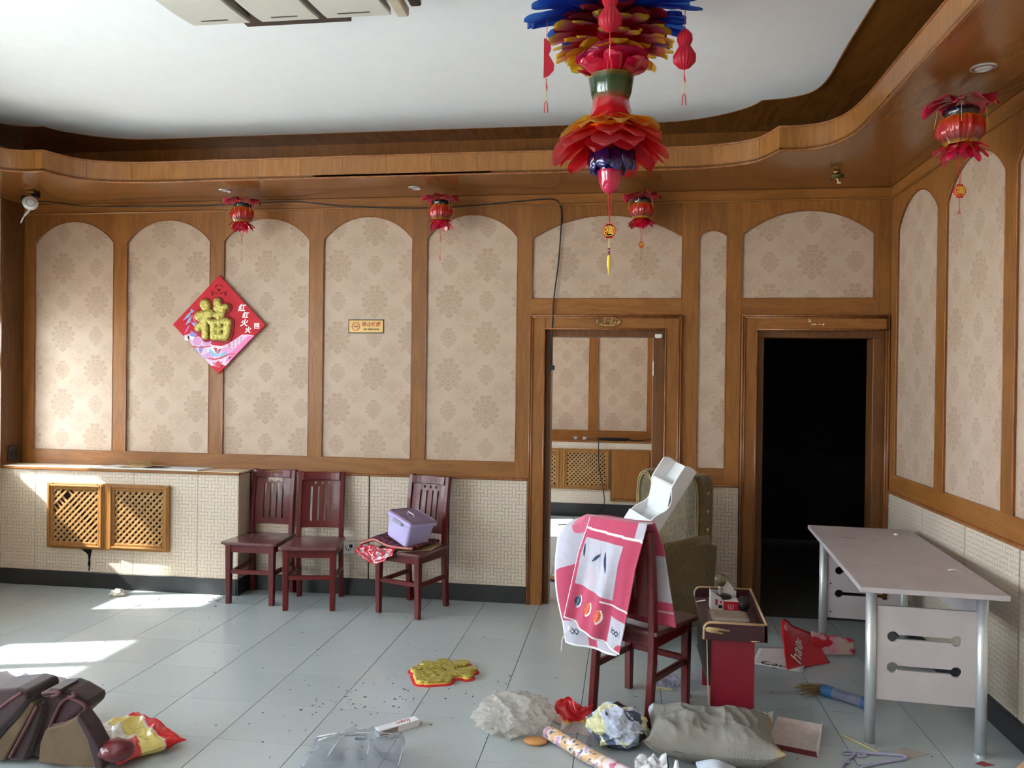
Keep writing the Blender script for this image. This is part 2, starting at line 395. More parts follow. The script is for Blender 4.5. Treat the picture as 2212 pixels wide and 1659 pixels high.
for n, (a, b_) in enumerate(WIN):
    xa, xb = XL - .14, XL - .09; m = MB()
    m.box(xa, xb, a, a + .045, WZ0, WZ1).box(xa, xb, b_ - .045, b_, WZ0, WZ1)
    m.box(xa, xb, a + .045, b_ - .045, WZ0, WZ0 + .05).box(xa, xb, a + .045, b_ - .045, WZ1 - .05, WZ1)
    w = ob('window_%d' % (n + 1), m, PVC, kind='structure')
    c = (a + b_) / 2
    ob('transom', MB().box(xa, xb, a + .045, b_ - .045, 1.64, 1.79), PVC, w)
    ob('mullion', MB().box(xa, xb, c - .04, c + .04, WZ0 + .05, 1.64), PVC, w); ob('mullion', MB().box(xa, xb, c - .04, c + .04, 1.79, WZ1 - .05), PVC, w)
    for y0, y1 in ((a + .045, c - .04), (c + .04, b_ - .045)):
        for z0, z1 in ((WZ0 + .05, 1.64), (1.79, WZ1 - .05)): ob('pane', MB().box(XL - .118, XL - .112, y0, y1, z0, z1), GLASS, w)
    if n < 2: ob('light_cut_blind', MB().box(XL - .08, XL - .075, a + .03, b_ - .03, (2.02, 1.86)[n], WZ1), flat("light_cut_blind_cream", (206, 200, 188), .9), w)  # blinds added out of view to dim the two far windows
    ob('window_sill', MB().box(XL - .3, XL + .03, a, b_, WZ0 - .03, WZ0), OAKY, w)
wfm = MB(); fe = [XL - .3] + [v for p in FWIN for v in p] + [XR + .15]
for a, b_ in zip(fe[::2], fe[1::2]): wfm.box(a, b_, YF - .25, YF, 0, 3.6)
for a, b_ in FWIN: wfm.box(a, b_, YF - .25, YF, 0, WZ0).box(a, b_, YF - .25, YF, WZ1, 3.6)
wf = ob('wall_front', wfm, PLAS, kind='structure')
for n, (a, b_) in enumerate(FWIN):
    ya, yb = YF - .14, YF - .09; m = MB().box(a, a + .045, ya, yb, WZ0, WZ1).box(b_ - .045, b_, ya, yb, WZ0, WZ1).box(a + .045, b_ - .045, ya, yb, WZ0, WZ0 + .05).box(a + .045, b_ - .045, ya, yb, WZ1 - .05, WZ1)
    w = ob('window_%d' % (n + 5), m, PVC, kind='structure'); c = (a + b_) / 2
    ob('mullion', MB().box(c - .04, c + .04, ya, yb, WZ0 + .05, WZ1 - .05), PVC, w)
    for x0, x1 in ((a + .045, c - .04), (c + .04, b_ - .045)): ob('pane', MB().box(x0, x1, YF - .118, YF - .112, WZ0 + .05, WZ1 - .05), GLASS, w)
# ------------------------------------------------------------------ wall_back: paneling with arched, papered fields
def arch(x0, x1, zs, za, n=18):
    """segmental arch from (x1, zs) over the top to (x0, zs)"""
    h = za - zs; w = (x1 - x0) / 2; R = (w * w + h * h) / (2 * h); cx = (x0 + x1) / 2; cz = za - R; a = math.asin(w / R)
    return [(cx + R * sin(a - 2 * a * i / n), cz + R * cos(a - 2 * a * i / n)) for i in range(n + 1)]
DEP = .014
def field(parent, M, x0, x1, zb, zs, za, paper, top, headwood, beadwood):
    """one papered field set back in the woodwork: paper, head board with the arched cut, bead round the edge"""
    A = arch(x0, x1, zs, za)
    ob('paper_panel', MB().prism([(x0 - .004, zb - .004), (x1 + .004, zb - .004)] + [(p[0], p[1] + .003) for p in A], -DEP - .006, -DEP, M), paper, parent)
    if top: ob('arch_head', MB().prism([(x1, top), (x1, zs)] + A[1:-1] + [(x0, zs), (x0, top)], -DEP, 0, M), headwood, parent)
    loop = [(x0, zb), (x1, zb)] + A
    ob('edge_bead', MB().tube([M @ Vector((p[0], p[1], -.001)) for p in loop], .0042, 6, closed=True), beadwood, parent)
BEAD = wood('edge_bead_wood', (170, 112, 66), (110, 62, 34), 'Z', rough=.25)
T = .16
wb = MB()
xs_o = [(XL - .3, -.62), (.285, .865), (1.76, 3.1)]
for a, b_ in xs_o: wb.box(a, b_, W0 + DEP + .007, W0 + T, 0, 2.02)
wb.box(XL - .3, 3.1, W0 + DEP + .007, W0 + T, 2.02, 3.6)
wall_back = ob('wall_back', wb, OAKD, kind='structure')
MW = Matrix.Translation((0, W0, 0)) @ WALLM
FULL = [(-4.69, -4.005), (-3.89, -3.195), (-3.08, -2.39), (-2.28, -1.59), (-1.48, -.803)]
for x0, x1 in FULL: field(wall_back, MW, x0, x1, 1.027, 2.662, 2.833, DAMX, 2.9, OAK, BEAD)
field(wall_back, MW, -.695, .370, 2.216, 2.652, 2.812, DAMX, 2.9, OAK, BEAD)
field(wall_back, MW, .484, .678, 1.022, 2.652, 2.692, DAMX, 2.9, OAK, BEAD)
field(wall_back, MW, .780, 1.654, 2.216, 2.660, 2.822, DAMX, 2.9, OAK, BEAD)
def wbox(name, x0, x1, z0, z1, mat, d0=DEP, d1=0, bevel=.001): return ob(name, MB().box(x0, x1, W0 - d1, W0 + d0, z0, z1), mat, wall_back, bevel=bevel)
for x0, x1, zb in ((XL, -4.69, .91), (-4.005, -3.89, 1.027), (-3.195, -3.08, 1.027), (-2.39, -2.28, 1.027), (-1.59, -1.48, 1.027), (-.803, -.695, .91), (.37, .484, .91), (.678, .78, .91), (1.654, XR, 2.10)):
    wbox('stile', x0, x1, zb, 2.9, OAK)
wbox('rail', -4.69, -.803, .91, 1.027, OAKX)
wbox('rail', -.695, .37, 2.10, 2.216, OAKX); wbox('rail', .78, 1.654, 2.10, 2.216, OAKX); wbox('rail', .484, .678, .91, 1.022, OAKX)
wbox('crown_board', XL, XR, 2.9, 2.97, OAKX, DEP, .012, .004); wbox('crown_bead', XL, XR, 2.888, 2.902, OAKX, DEP, .02, .005)
for a, b_ in ((-2.84, -.706), (.378, .784)):
    wbox('dado_cap', a, b_, .893, .912, BEAD, DEP, .02, .006)
    wbox('baseboard_board', a, b_, 0, .122, BASEB, DEP, .014, .003)
    wbox('dado_backing', a, b_, .1, .9, BLACK, DEP, -.011)
for a, b_ in ((-2.84, -2.51), (-2.51, -1.9), (-1.9, -1.29), (-1.29, -.706), (.378, .784)):
    wbox('dado_panel', a + .005, b_ - .005, .122, .893, FRX, DEP, .002, .002)
# door casings
def casing(xo0, xo1, xi0, xi1, zo, zi, so0, so1, sz):
    c = []
    for nm, x0, x1, z0, z1, mt in (('casing', xo0, xi0, 0, zo, OAK), ('casing', xi1, xo1, 0, zo, OAK), ('casing_head', xi0, xi1, zi, zo, OAKX)):
        if x1 - x0 > .012: wbox(nm, x0, x1, z0, z1, mt, DEP, .018, .003)
    for off, p in ((.008, (xo0, xo1, zo)), (.022, (xo0, xo1, zo)), (-.006, (xi0, xi1, zi))):
        x0, x1, z = p; path = [(x0 + off, W0 - .02, 0), (x0 + off, W0 - .02, z - off), (x1 - off, W0 - .02, z - off), (x1 - off, W0 - .02, 0)]
        m = MB()
        for q0, q1 in zip(path[:-1], path[1:]): m.cyl(q0, q1, .0065, None, 8)
        ob('casing_bead', m, BEAD, wall_back, smooth=True)
    # lining with its stop, set back in the opening
    ob('door_lining', MB().box(xi0, so0, W0 + .03, W0 + T + .02, 0, sz), OAKD, wall_back, bevel=.002); ob('door_lining', MB().box(so1, xi1, W0 + .03, W0 + T + .02, 0, sz), OAKD, wall_back, bevel=.002)
    ob('door_lining', MB().box(xi0, xi1, W0 + .03, W0 + T + .02, sz, zi + .03), OAKD, wall_back, bevel=.002)
    for x in (xi0 - .03, xi1): ob('door_reveal', MB().box(x, x + .03, W0 + .0, W0 + T + .02, 0, zi + .03), OAKD, wall_back)
casing(-.706, .378, -.59, .258, 2.102, 1.992, -.552, .18, 1.945)
casing(.784, 1.762, .892, 1.752, 2.102, 1.992, .943, 1.668, 1.943)
STEEL = flat('worn_steel', (150, 148, 142), .35, .9)
for z in (1.72, .3): ob('hinge', MB().box(.178, .19, W0 + .026, W0 + .032, z - .05, z + .05).cyl((.184, W0 + .026, z - .05), (.184, W0 + .026, z + .05), .006), STEEL, wall_back)
ob('strike_plate', MB().box(.195, .235, W0 + .018, W0 + .03, 1.935, 1.95, M4((0, 0, 0), 0, 0, 0)).box(.19, .24, W0 + .016, W0 + .022, 1.94, 1.965), flat('white_metal', (220, 220, 215), .3, .3), wall_back, bevel=.002)
chips = MB()
for x, z, w, h in ((1.236, 2.055, .02, .012), (1.262, 2.034, .045, .009), (1.30, 2.034, .02, .007), (1.325, 2.033, .018, .014), (1.232, 2.066, .01, .008)): chips.prism([(x - w / 2, z), (x, z - h * .6), (x + w / 2, z - h * .2), (x + w * .3, z + h * .6), (x - w * .2, z + h * .4)], 0, .0008, Matrix.Translation((0, W0 - .0182, 0)) @ WALLM)
ob('bare_glue_marks', chips, flat('bare_plywood', (226, 206, 172), .8), wall_back)
# ------------------------------------------------------------------ wall_right
MR = Matrix.Translation((XR, 0, 0)) @ WALLR
wall_right = ob('wall_right', MB().box(XR + DEP + .007, XR + .15, YF, W0 + .2, 0, 3.6), OAKD, kind='structure')
FR = [(4.905, 5.60), (4.075, 4.782)] + [(3.262 - .812 * k, 3.962 - .812 * k) for k in range(7)]
for y0, y1 in FR: field(wall_right, MR, y0, y1, 1.025, 2.655, 2.833, DAMY, 2.9, OAK, BEAD)
def rbox(name, y0, y1, z0, z1, mat, d0=DEP, d1=0, bevel=.001): return ob(name, MB().box(XR - d1, XR + d0, y0, y1, z0, z1), mat, wall_right, bevel=bevel)
ed = [W0] + [v for p in FR for v in (p[1], p[0])] + [YF]
for a, b_ in zip(ed[::2], ed[1::2]): rbox('stile', b_, a, 1.025, 2.9, OAK)
rbox('rail', YF, W0, .91, 1.025, OAKY); rbox('crown_board', YF, W0 - .012, 2.9, 2.97, OAKY, DEP, .012, .004); rbox('crown_bead', YF, W0 - .02, 2.888, 2.902, OAKY, DEP, .02, .005)
rbox('dado_cap', YF, W0 - .02, .893, .912, BEAD, DEP, .02, .006); rbox('baseboard_board', YF, W0 - .014, 0, .122, BASEB, DEP, .014, .003); rbox('dado_backing', YF, W0, .1, .9, BLACK, DEP, -.011)
jy = [W0 - .002, 5.696, 5.086, 4.47, 3.88] + [3.27 - .61 * k for k in range(10)]
for a, b_ in zip(jy[:-1], jy[1:]):
    if b_ > YF: rbox('dado_panel', b_ + .008, a - .008, .122, .893, FRY, DEP, .002, .002)
# ------------------------------------------------------------------ ceiling: high wood plate, white field, soffit with curved fascia
ZC, ZS, ZF = 3.378, 2.97, 3.107
ceiling = ob('ceiling', MB().box(XL - .3, XR + .15, YF - .15, W0 + T, ZC, ZC + .1), SOF, kind='structure')
def loop_from(right, cx, cy):
    """right: path from the back middle to the right side; mirrored to a closed loop"""
    q = right; left = [(2 * cx - x, y) for x, y in reversed(q)]
    up = left + q                                    # left side -> back -> right side
    dn = [(x, 2 * cy - y) for x, y in reversed(up)]  # back again along the front
    return up + dn
def sm(P, n=7): return [(v.x, v.y) for v in catmull([(a, b_, 0) for a, b_ in P], n)]
CY = (W0 + YF) / 2
fr = [(-.9, 5.122)] + sm([(.10, 5.126), (.40, 5.122), (.62, 5.075), (.77, 4.975), (.851, 4.776)]) + sm([(.862, 4.776), (.99, 4.772), (1.10, 4.715), (1.175, 4.56), (1.20, 4.30), (1.198, 3.9)]) + [(1.197, CY)]
LOOP = loop_from(fr, -1.507, CY)
def resample(P, step, closed=True):
    out = []; n = len(P)
    for i in range(n if closed else n - 1):
        a, b_ = Vector((*P[i], 0)), Vector((*P[(i + 1) % n], 0)); m = max(1, int((b_ - a).length / step))
        out += [tuple((a.lerp(b_, k / m))[:2]) for k in range(m)]
    return out
L2 = resample(LOOP, .05)
n = len(L2)
sb = MB().add(*shape([[(XL, YF), (XR, YF), (XR, W0), (XL, W0)], L2], .01), Matrix.Translation((0, 0, ZS + .01)))
soff = ob('soffit', sb, SOF, ceiling)
# fascia: veneer pieces about 29 cm wide round the curve, with a thin bead below and above
acc = 0; seg = [L2[0]]; pieces = []
for i in range(1, n + 1):
    p = L2[i % n]; q = seg[-1]; d = sqrt((p[0] - q[0]) ** 2 + (p[1] - q[1]) ** 2); acc += d; seg.append(p)
    a = (p[0] - q[0], p[1] - q[1]); nx = L2[(i + 1) % n]; b_ = (nx[0] - p[0], nx[1] - p[1]); turn = abs(a[0] * b_[1] - a[1] * b_[0]) / (d * sqrt(b_[0] ** 2 + b_[1] ** 2) + 1e-9)
    if acc > .29 or turn > .5: pieces.append(seg); seg = [p]; acc = 0
if len(seg) > 1: pieces.append(seg)
def offs(P, d):
    out = []
    for i, p in enumerate(P):
        a, b_ = P[max(0, i - 1)], P[min(len(P) - 1, i + 1)]; t = Vector((b_[0] - a[0], b_[1] - a[1])); t.normalize(); out.append((p[0] - t.y * d, p[1] + t.x * d))
    return out
FAS = wood('fascia_veneer', (166, 112, 56), (130, 82, 38), 'Z', rough=.3, coat=.3, obj_var=.1)
for P in pieces:
    Q = list(P); o2 = offs(Q, .014)
    e = .0022; t = Vector((Q[1][0] - Q[0][0], Q[1][1] - Q[0][1])).normalized(); Q[0] = (Q[0][0] + t.x * e, Q[0][1] + t.y * e)
    mb = MB(); k = len(Q); mb.v = [(x, y, z) for z in (ZS - .002, ZF) for x, y in Q] + [(x, y, z) for z in (ZS - .002, ZF) for x, y in o2]
    for i in range(k - 1): mb.f += [(i, i + 1, k + i + 1, k + i), (2 * k + i + 1, 2 * k + i, 3 * k + i, 3 * k + i + 1), (k + i, k + i + 1, 3 * k + i + 1, 3 * k + i), (i + 1, i, 2 * k + i, 2 * k + i + 1)]
    mb.f += [(0, k, 3 * k, 2 * k), (k - 1, 3 * k - 1, 4 * k - 1, 2 * k - 1)]
    ob('fascia_panel', mb, FAS, ceiling)
for z, rr in ((ZS + .001, .006), (ZF + .002, .007)): ob('fascia_bead', MB().tube([(x, y, z) for x, y in L2], rr, 6, closed=True), BEAD, ceiling, smooth=True)
wr = [(-.9, 5.43)] + sm([(.05, 5.432), (.333, 5.42), (.56, 5.335), (.74, 5.19), (.80, 5.075)]) + sm([(.812, 5.07), (.94, 5.05), (1.07, 4.96), (1.112, 4.745), (1.10, 4.3), (1.094, 3.9)]) + [(1.09, CY)]
WL = loop_from(wr, -1.648, CY)
ob('white_field', MB().prism(WL, ZC - .010, ZC - .0005), WHITE, ceiling)
ob('field_bead', MB().tube([(x, y, ZC - .006) for x, y in resample(WL, .06)], .008, 6, closed=True), BEAD, ceiling, smooth=True)
ob('cove_board', MB().box(XL, XR, W0 + .002, W0 + .02, ZS + .02, ZC), OAK, ceiling)
# ------------------------------------------------------------------ the lit room through the first doorway, the dark room through the second
r2 = ob('wall_room', MB().box(-3.2, .78, 9.78, 9.9, 0, 3.0).box(.72, .86, W0 + T + .02, 9.9, 0, 3.0).box(-3.2, -3.0, W0 + T, 7.55, 0, 3).box(-3.2, -3.0, 8.65, 9.9, 0, 3).box(-3.2, -3, 7.55, 8.65, 0, 1.1).box(-3.2, -3, 7.55, 8.65, 2.15, 3), PLAS, kind='structure')
MQ = Matrix.Translation((0, 9.765, 0)) @ WALLM
for x0, x1 in ((-2.16, -1.48), (-1.37, -1.06 + .31), (-.36, .245)): pass
for x0, x1 in ((-1.93, -1.25), (-1.14, -.465), (-.357, .243), (.33, .71)): field(r2, MQ, x0, x1, 1.022, 2.66, 2.83, DAMX, 2.97, OAK, BEAD)
for x0, x1 in ((-3.0, -1.93), (-1.25, -1.14), (-.465, -.357), (.243, .33)): ob('stile', MB().box(x0, x1, 9.765, 9.779, .91, 2.97), OAK, r2)
ob('rail', MB().box(-1.93, .72, 9.764, 9.779, .91, 1.022), OAKX, r2)
ob('ceiling_room', MB().box(-3.2, 3.0, W0 + T, 9.9, 3.0, 3.1), WHITE, kind='structure')
DK = flat('dark_room_shade_wall', (26, 20, 17), .8)  # shade of the unlit room is put into its near-black wall and dado colours
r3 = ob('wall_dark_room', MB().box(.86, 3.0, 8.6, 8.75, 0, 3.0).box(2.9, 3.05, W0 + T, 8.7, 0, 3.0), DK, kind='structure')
for k in range(4): ob('dado_panel', MB().box(.87 + .5 * k, 1.365 + .5 * k, 8.585, 8.6, .12, .9), flat('dark_room_shade_dado', (34, 29, 26), .7), r3, bevel=.002)
# ------------------------------------------------------------------ radiator cabinet under the left panels
CAB_F = 5.53
rc = thing('radiator_cabinet', 'long papered radiator cabinet with ledge and two lattice doors under the left panels', 'cabinet', (-3.82, 5.63, 0))
def cabpart(name, mb, mat, parent=None, **k):
    p = parent or rc
    for i, v in enumerate(mb.v): mb.v[i] = (v[0] + 3.82, v[1] - 5.63, v[2])
    return ob(name, mb, mat, p, **k)
cabpart('carcass', MB().box(-4.8, -2.85, CAB_F + .012, 5.71, 0, .895), BLACK)
for a, b_ in ((-4.8, -4.504), (-4.504, -3.683), (-3.683, -3.165), (-3.165, -2.845)): cabpart('front_panel', MB().box(a + .0012, b_ - .0012, CAB_F, CAB_F + .013, .1, .895), FRX, bevel=.001)
cabpart('end_panel', MB().box(-2.851, -2.84, CAB_F + .001, 5.712, .1, .895), FRY)
cabpart('ledge', MB().box(-4.798, -2.832, CAB_F - .012, 5.712, .903, .915), flat('dusty_ledge_top', (212, 196, 172), .4, var=.15))
cabpart('ledge_edge', MB().box(-4.798, -2.832, CAB_F - .014, CAB_F + .004, .89, .912), OAKX, bevel=.003)
cabpart('plinth', MB().box(-4.8, -2.838, CAB_F - .012, CAB_F + .01, 0, .118).box(-2.85, -2.832, CAB_F - .012, 5.712, 0, .118), BASEB, bevel=.002)
hole = [(-4.16, .30), (-4.10, .285), (-4.07, .262), (-4.055, .25), (-4.05, .205), (-4.057, .18), (-4.048, .16), (-4.051, .128), (-4.040, .13), (-4.033, .18), (-4.036, .22), (-4.02, .30)]
cabpart('torn_paper_hole', MB().prism(hole, 0, .0012, Matrix.Translation((0, CAB_F - .0002, 0)) @ WALLM), flat('torn_hole_black', (16, 14, 14), .9), label='black torn hole in the wallpaper below the left lattice door')
LATW = wood('lattice_strip_wood', (184, 146, 98), (150, 112, 68), 'X', rough=.45); LATF = wood('lattice_frame_wood', (166, 118, 62), (126, 82, 38), 'Z', rough=.4, coat=.08)
def lattice_door(parent, x0, x1, z0, z1, y, fn, lost=(), mats=(LATF, LATW), nm='lattice_door'):
    """moulded frame, backing board coloured like the shaded inside, two crossed layers of strips"""
    fw = .052
    d = fn(nm, MB().box(x0 + .02, x1 - .02, y + .012, y + .018, z0 + .02, z1 - .02), flat('lattice_shade_backing', (26, 20, 16), .9), parent)  # solid board; its near-black colour stands for the shade inside the cabinet
    for a, b_, c, e in ((x0, x0 + fw, z0, z1), (x1 - fw, x1, z0, z1), (x0 + fw, x1 - fw, z0, z0 + fw), (x0 + fw, x1 - fw, z1 - fw, z1)):
        fn('frame_member', MB().box(a, b_, y - .012, y + .02, c, e), mats[0], d, bevel=.006, bseg=2)
    for a, b_, c, e in ((x0 + .012, x0 + .03, z0 + .012, z1 - .012), (x1 - .03, x1 - .012, z0 + .012, z1 - .012), (x0 + .03, x1 - .03, z0 + .012, z0 + .03), (x0 + .03, x1 - .03, z1 - .03, z1 - .012)):
        fn('frame_moulding', MB().box(a, b_, y - .02, y - .008, c, e), mats[0], d, bevel=.006, bseg=2)
    ix0, ix1, iz0, iz1 = x0 + fw - .004, x1 - fw + .004, z0 + fw - .004, z1 - fw + .004; p = .0485
    W_, H_ = ix1 - ix0, iz1 - iz0; k = 0
    for sgn, yy in ((1, y - .002), (-1, y + .004)):
        c = -H_ + p * .5
        while c < W_:
            # line: u = c + t (sgn 1) / mirrored, v = t
            t0, t1 = max(0, -c), min(H_, W_ - c)
            if t1 - t0 > .02:
                u0, v0, u1, v1 = c + t0, t0, c + t1, t1
                if sgn < 0: u0, u1 = W_ - u0, W_ - u1
                k += 1
                if k not in lost:
                    a = Vector((ix0 + u0, yy, iz0 + v0)); b_ = Vector((ix0 + u1, yy, iz0 + v1)); q = (b_ - a).normalized().cross(Vector((0, 1, 0))) * .0085; th = Vector((0, .003, 0))
                    fn('lattice_strip', MB().add([a - q - th, a + q - th, b_ + q - th, b_ - q - th, a - q + th, a + q + th, b_ + q + th, b_ - q + th], [(0, 1, 2, 3), (4, 7, 6, 5), (0, 4, 5, 1), (1, 5, 6, 2), (2, 6, 7, 3), (3, 7, 4, 0)]), mats[1], d)
            c += p
    return d
lattice_door(None, -4.381, -3.905, .298, .797, CAB_F - .022, cabpart, lost=(4, 23))
lattice_door(None, -3.868, -3.376, .302, .800, CAB_F - .022, cabpart, lost=(17,))
cabpart('door_post', MB().box(-3.908, -3.866, CAB_F - .03, CAB_F, .298, .80), LATF, bevel=.006)
# things on the ledge
b = MB(); lp = [(-4.06, 5.535), (-3.56, 5.50), (-3.16, 5.515), (-3.13, 5.70), (-3.5, 5.705), (-3.93, 5.70)]
tag(ob('white_board', MB().prism(lp, .917, .923), flat('white_board', (226, 228, 232), .35, var=.03)), 'thin white board lying flat on the radiator cabinet ledge', 'board')
cf = thing('cardboard_sheet', 'creased brown cardboard sheet lying on the white board on the ledge', 'cardboard', (-3.62, 5.6, .925))
CARD = flat('brown_cardboard', (190, 164, 122), .85, bmp=.1)
g = MB().grid(lambda u, v: (-.19 + .34 * u, -.07 + .13 * v + .02 * u, .002 + .026 * max(0, (u - .35)) * (1 - v) + .004 * sin(u * 9)), 14, 6)
ob('sheet', g, CARD, cf, solid=.003)
ob('flap', MB().grid(lambda u, v: (-.19 + .2 * u, .06 - .03 * v, .003 + .035 * v), 8, 3), flat('cardboard_flap', (164, 134, 92), .85), cf, solid=.003, label='raised darker flap of the cardboard')
sk = thing('wall_socket', 'small black double socket on the left wall beside the ledge', 'socket', (XL + .018, 5.62, 1.0))
ob('plate', MB().box(0, .012, -.05, .05, -.06, .06), flat('black_socket', (40, 42, 46), .4), sk, bevel=.004)
for s in (-1, 1): ob('receptacle', MB().box(.012, .016, s * .022 - .008, s * .022 + .008, -.02, .02), BLACK, sk)
so = thing('wall_socket', 'white wall socket on the textured dado right of the second chair', 'socket', (-2.052, W0 - .002, .346))
ob('plate', MB().box(-.043, .043, -.009, 0, -.043, .043), flat('white_socket', (226, 228, 226), .35), so, bevel=.004)
ob('socket_holes', MB().box(-.02, -.014, -.011, -.006, -.012, 0).box(-.004, .002, -.011, -.006, -.02, -.008).box(.01, .016, -.011, -.006, -.012, 0).box(-.026, -.02, -.011, -.006, .008, .018), BLACK, so)
ob('switch_rocker', MB().box(.006, .03, -.013, -.006, .006, .03), BLACK, so, bevel=.002, label='black broken switch rocker')
# ------------------------------------------------------------------ mahogany chairs
def chair(label, loc, rz):
    t = thing('dining_chair', label, 'chair', loc, rz, 'dark red wooden dining chairs')
    # seat: front at -y
    pl = [(-.185, .19), (.185, .19), (.198, -.05)] + [(.212 - .03 + .03 * cos(a), -.185 + .03 * sin(a)) for a in (0, -.5, -1.0, -pi / 2)] + [(-.212 + .03 - .03 * cos(a), -.185 + .03 * sin(a)) for a in (-pi / 2, -1.0, -.5, 0)] + [(-.198, -.05)]
    ob('seat', MB().prism(pl, .425, .448), wood('seat_wood', (112, 70, 72), (86, 46, 50), 'Y', rough=.3, coat=.4), t, bevel=.006, bseg=2)
    for sx in (-1, 1):
        ob('front_leg', MB().frus((sx * .163 - .017, sx * .163 + .017, -.182, -.148), (sx * .163 - .021, sx * .163 + .021, -.187, -.145), 0, .425), RED, t, bevel=.003)
        pth = [(.205, 0), (.19, .15), (.175, .3), (.172, .45), (.18, .6), (.195, .75), (.222, .925)]
        m = MB(); w = .016; x = sx * .155; dp = .021
        m.v = [(x + a * w, y + b_ * dp, z) for y, z in pth for b_ in (-1, 1) for a in (-1, 1)]
        for i in range(len(pth) - 1):
            o = i * 4
            for p, q in ((0, 1), (1, 3), (3, 2), (2, 0)): m.f.append((o + p, o + q, o + 4 + q, o + 4 + p))
        m.f += [(0, 2, 3, 1), tuple(len(m.v) - 4 + k for k in (0, 1, 3, 2))]
        ob('rear_leg', m, RED, t, bevel=.003)
        ob('side_stretcher', MB().box(sx * .16 - .011, sx * .16 + .011, -.15, .18, .205, .235), RED, t, bevel=.003)
        ob('side_apron', MB().box(sx * .163 - .01, sx * .163 + .01, -.15, .16, .37, .425), RED, t)
    ob('front_stretcher', MB().box(-.146, .146, -.178, -.156, .215, .245), REDX, t, bevel=.003)
    ob('front_apron', MB().box(-.143, .143, -.18, -.158, .37, .425), REDX, t); ob('rear_apron', MB().box(-.14, .14, .155, .18, .37, .425), REDX, t)
    loops = [[(-.14, .515), (.14, .515), (.14, .872), (-.14, .872)]]
    for k in range(4): x = -.0735 + .049 * k; loops.append(capsule(x, .568, x, .808, .0085))
    for k in range(3): loops.append(circ(-.049 + .049 * k, .84, .0105, 12))
    vs, fs = shape(loops, .008)
    bm = bmesh.new(); vv = [bm.verts.new(v) for v in vs]
    for f in fs:
        try: bm.faces.new([vv[i] for i in f])
        except ValueError: pass
    bmesh.ops.remove_doubles(bm, verts=bm.verts, dist=1e-5)
    for q in range(1, 18): bmesh.ops.bisect_plane(bm, geom=bm.verts[:] + bm.edges[:] + bm.faces[:], plane_co=(0, .515 + .0205 * q, 0), plane_no=(0, 1, 0))
    for q in range(1, 12): bmesh.ops.bisect_plane(bm, geom=bm.verts[:] + bm.edges[:] + bm.faces[:], plane_co=(-.14 + .0235 * q, 0, 0), plane_no=(1, 0, 0))
    me = bpy.data.meshes.new('backrest')
    for v in bm.verts:
        x, z, d = v.co; y = .178 + .05 * max(0, (z - .515) / .4) ** 1.6 + .02 * (1 - (x / .14) ** 2); v.co = (x, y + d, z)
    bmesh.ops.recalc_face_normals(bm, faces=bm.faces); bm.to_mesh(me); bm.free()
    ob('backrest', me, RED, t, smooth=True); me.set_sharp_from_angle(angle=radians(35))
    m = MB().grid(lambda u, v: (-.14 + .28 * u, .208 + .022 * (1 - (2 * u - 1) ** 2) + .012 * v - .012, .862 + .058 * v), 9, 3)
    ob('top_rail', m, REDX, t, solid=.026, bevel=.003)
    return t
c1 = chair('dark red slatted chair in the corner right of the radiator cabinet, partly behind another chair', (-2.642, 5.500, 0), 0)
def put(label, rear, f):
    f = Vector((*f, 0)).normalized(); th = atan2(f.x, -f.y); o = Vector((*rear, 0)) + f * .195
    return dup(c1, label, (o.x, o.y, 0), th)
c2 = put('dark red slatted chair with an empty dusty seat, left of the wall socket', (-2.236, 5.625), (.17, -.985))
c3 = put('dark red slatted chair holding the lilac plastic storage box', (-1.415, 5.605), (-.33, -.944))
c4 = put('dark red chair seen from behind with a pink towel over its back', (-.01, 3.86), (.5, .866))
dust = MB()
for k in range(60):
    x, y = random.gauss(-.01, .07), random.gauss(.05, .06); r = random.uniform(.002, .005)
    dust.prism([(x + r * cos(a) * random.uniform(.6, 1.3), y + r * sin(a)) for a in (0, 1.5, 3, 4.6)], 0, .002, Matrix.Translation((-2.642, 5.50, .4485)))
ob('crumbs', dust, flat('plaster_crumbs', (120, 100, 90), .9), kind='stuff'); bpy.data.objects['crumbs']['label'] = 'plaster crumbs scattered on the corner chair seat'
# things on the third chair
C3 = Vector(c3.location); A3 = c3.rotation_euler.z; R3 = Matrix.Translation(C3) @ Matrix.Rotation(A3, 4, 'Z')
t = tag(ob('seat_cardboard', MB().prism([(-.17, .15), (.15, .165), (.19, -.05), (.05, -.205), (-.13, -.17)], .4495, .4525, R3), CARD), 'brown cardboard piece flat on the seat under the lilac box', 'cardboard')
def cushcol(p):
    u = p.x * 60; v = p.y * 60 + p.z * 20
    k = nz(u, v, 3); return L(150, 84, 110) if k > .18 else (L(52, 18, 34) if k < -.05 else L(96, 34, 58))
mb = MB().grid(lambda u, v: R3 @ Vector((-.305 + .44 * u, -.19 + .33 * v - .02 * sin(u * 3), .475 + .014 * sin(pi * v) + .035 * exp(-((u - .28) / .2) ** 2) - .045 * max(0, .3 - u) + .006 * nz(u * 6, v * 6, 1))), 30, 20)
pc = thing('patterned_cushion', 'flat dark plum cushion with a swirly print on the seat under the lilac box', 'cushion', (0, 0, 0))
ob('cover', colby(mb.mesh('cover'), cushcol), vcol('cushion_print', .8), pc, smooth=True, solid=.02)
pp = [R3 @ Vector((-.305 + .44 * k / 14, -.192 - .02 * sin(3 * k / 14), .478 + .035 * exp(-((k / 14 - .28) / .2) ** 2) - .045 * max(0, .3 - k / 14))) for k in range(15)]
ob('piping', MB().tube(pp, .007, 8), flat('salmon_piping', (206, 128, 116), .8), pc, smooth=True, label='salmon pink piping')
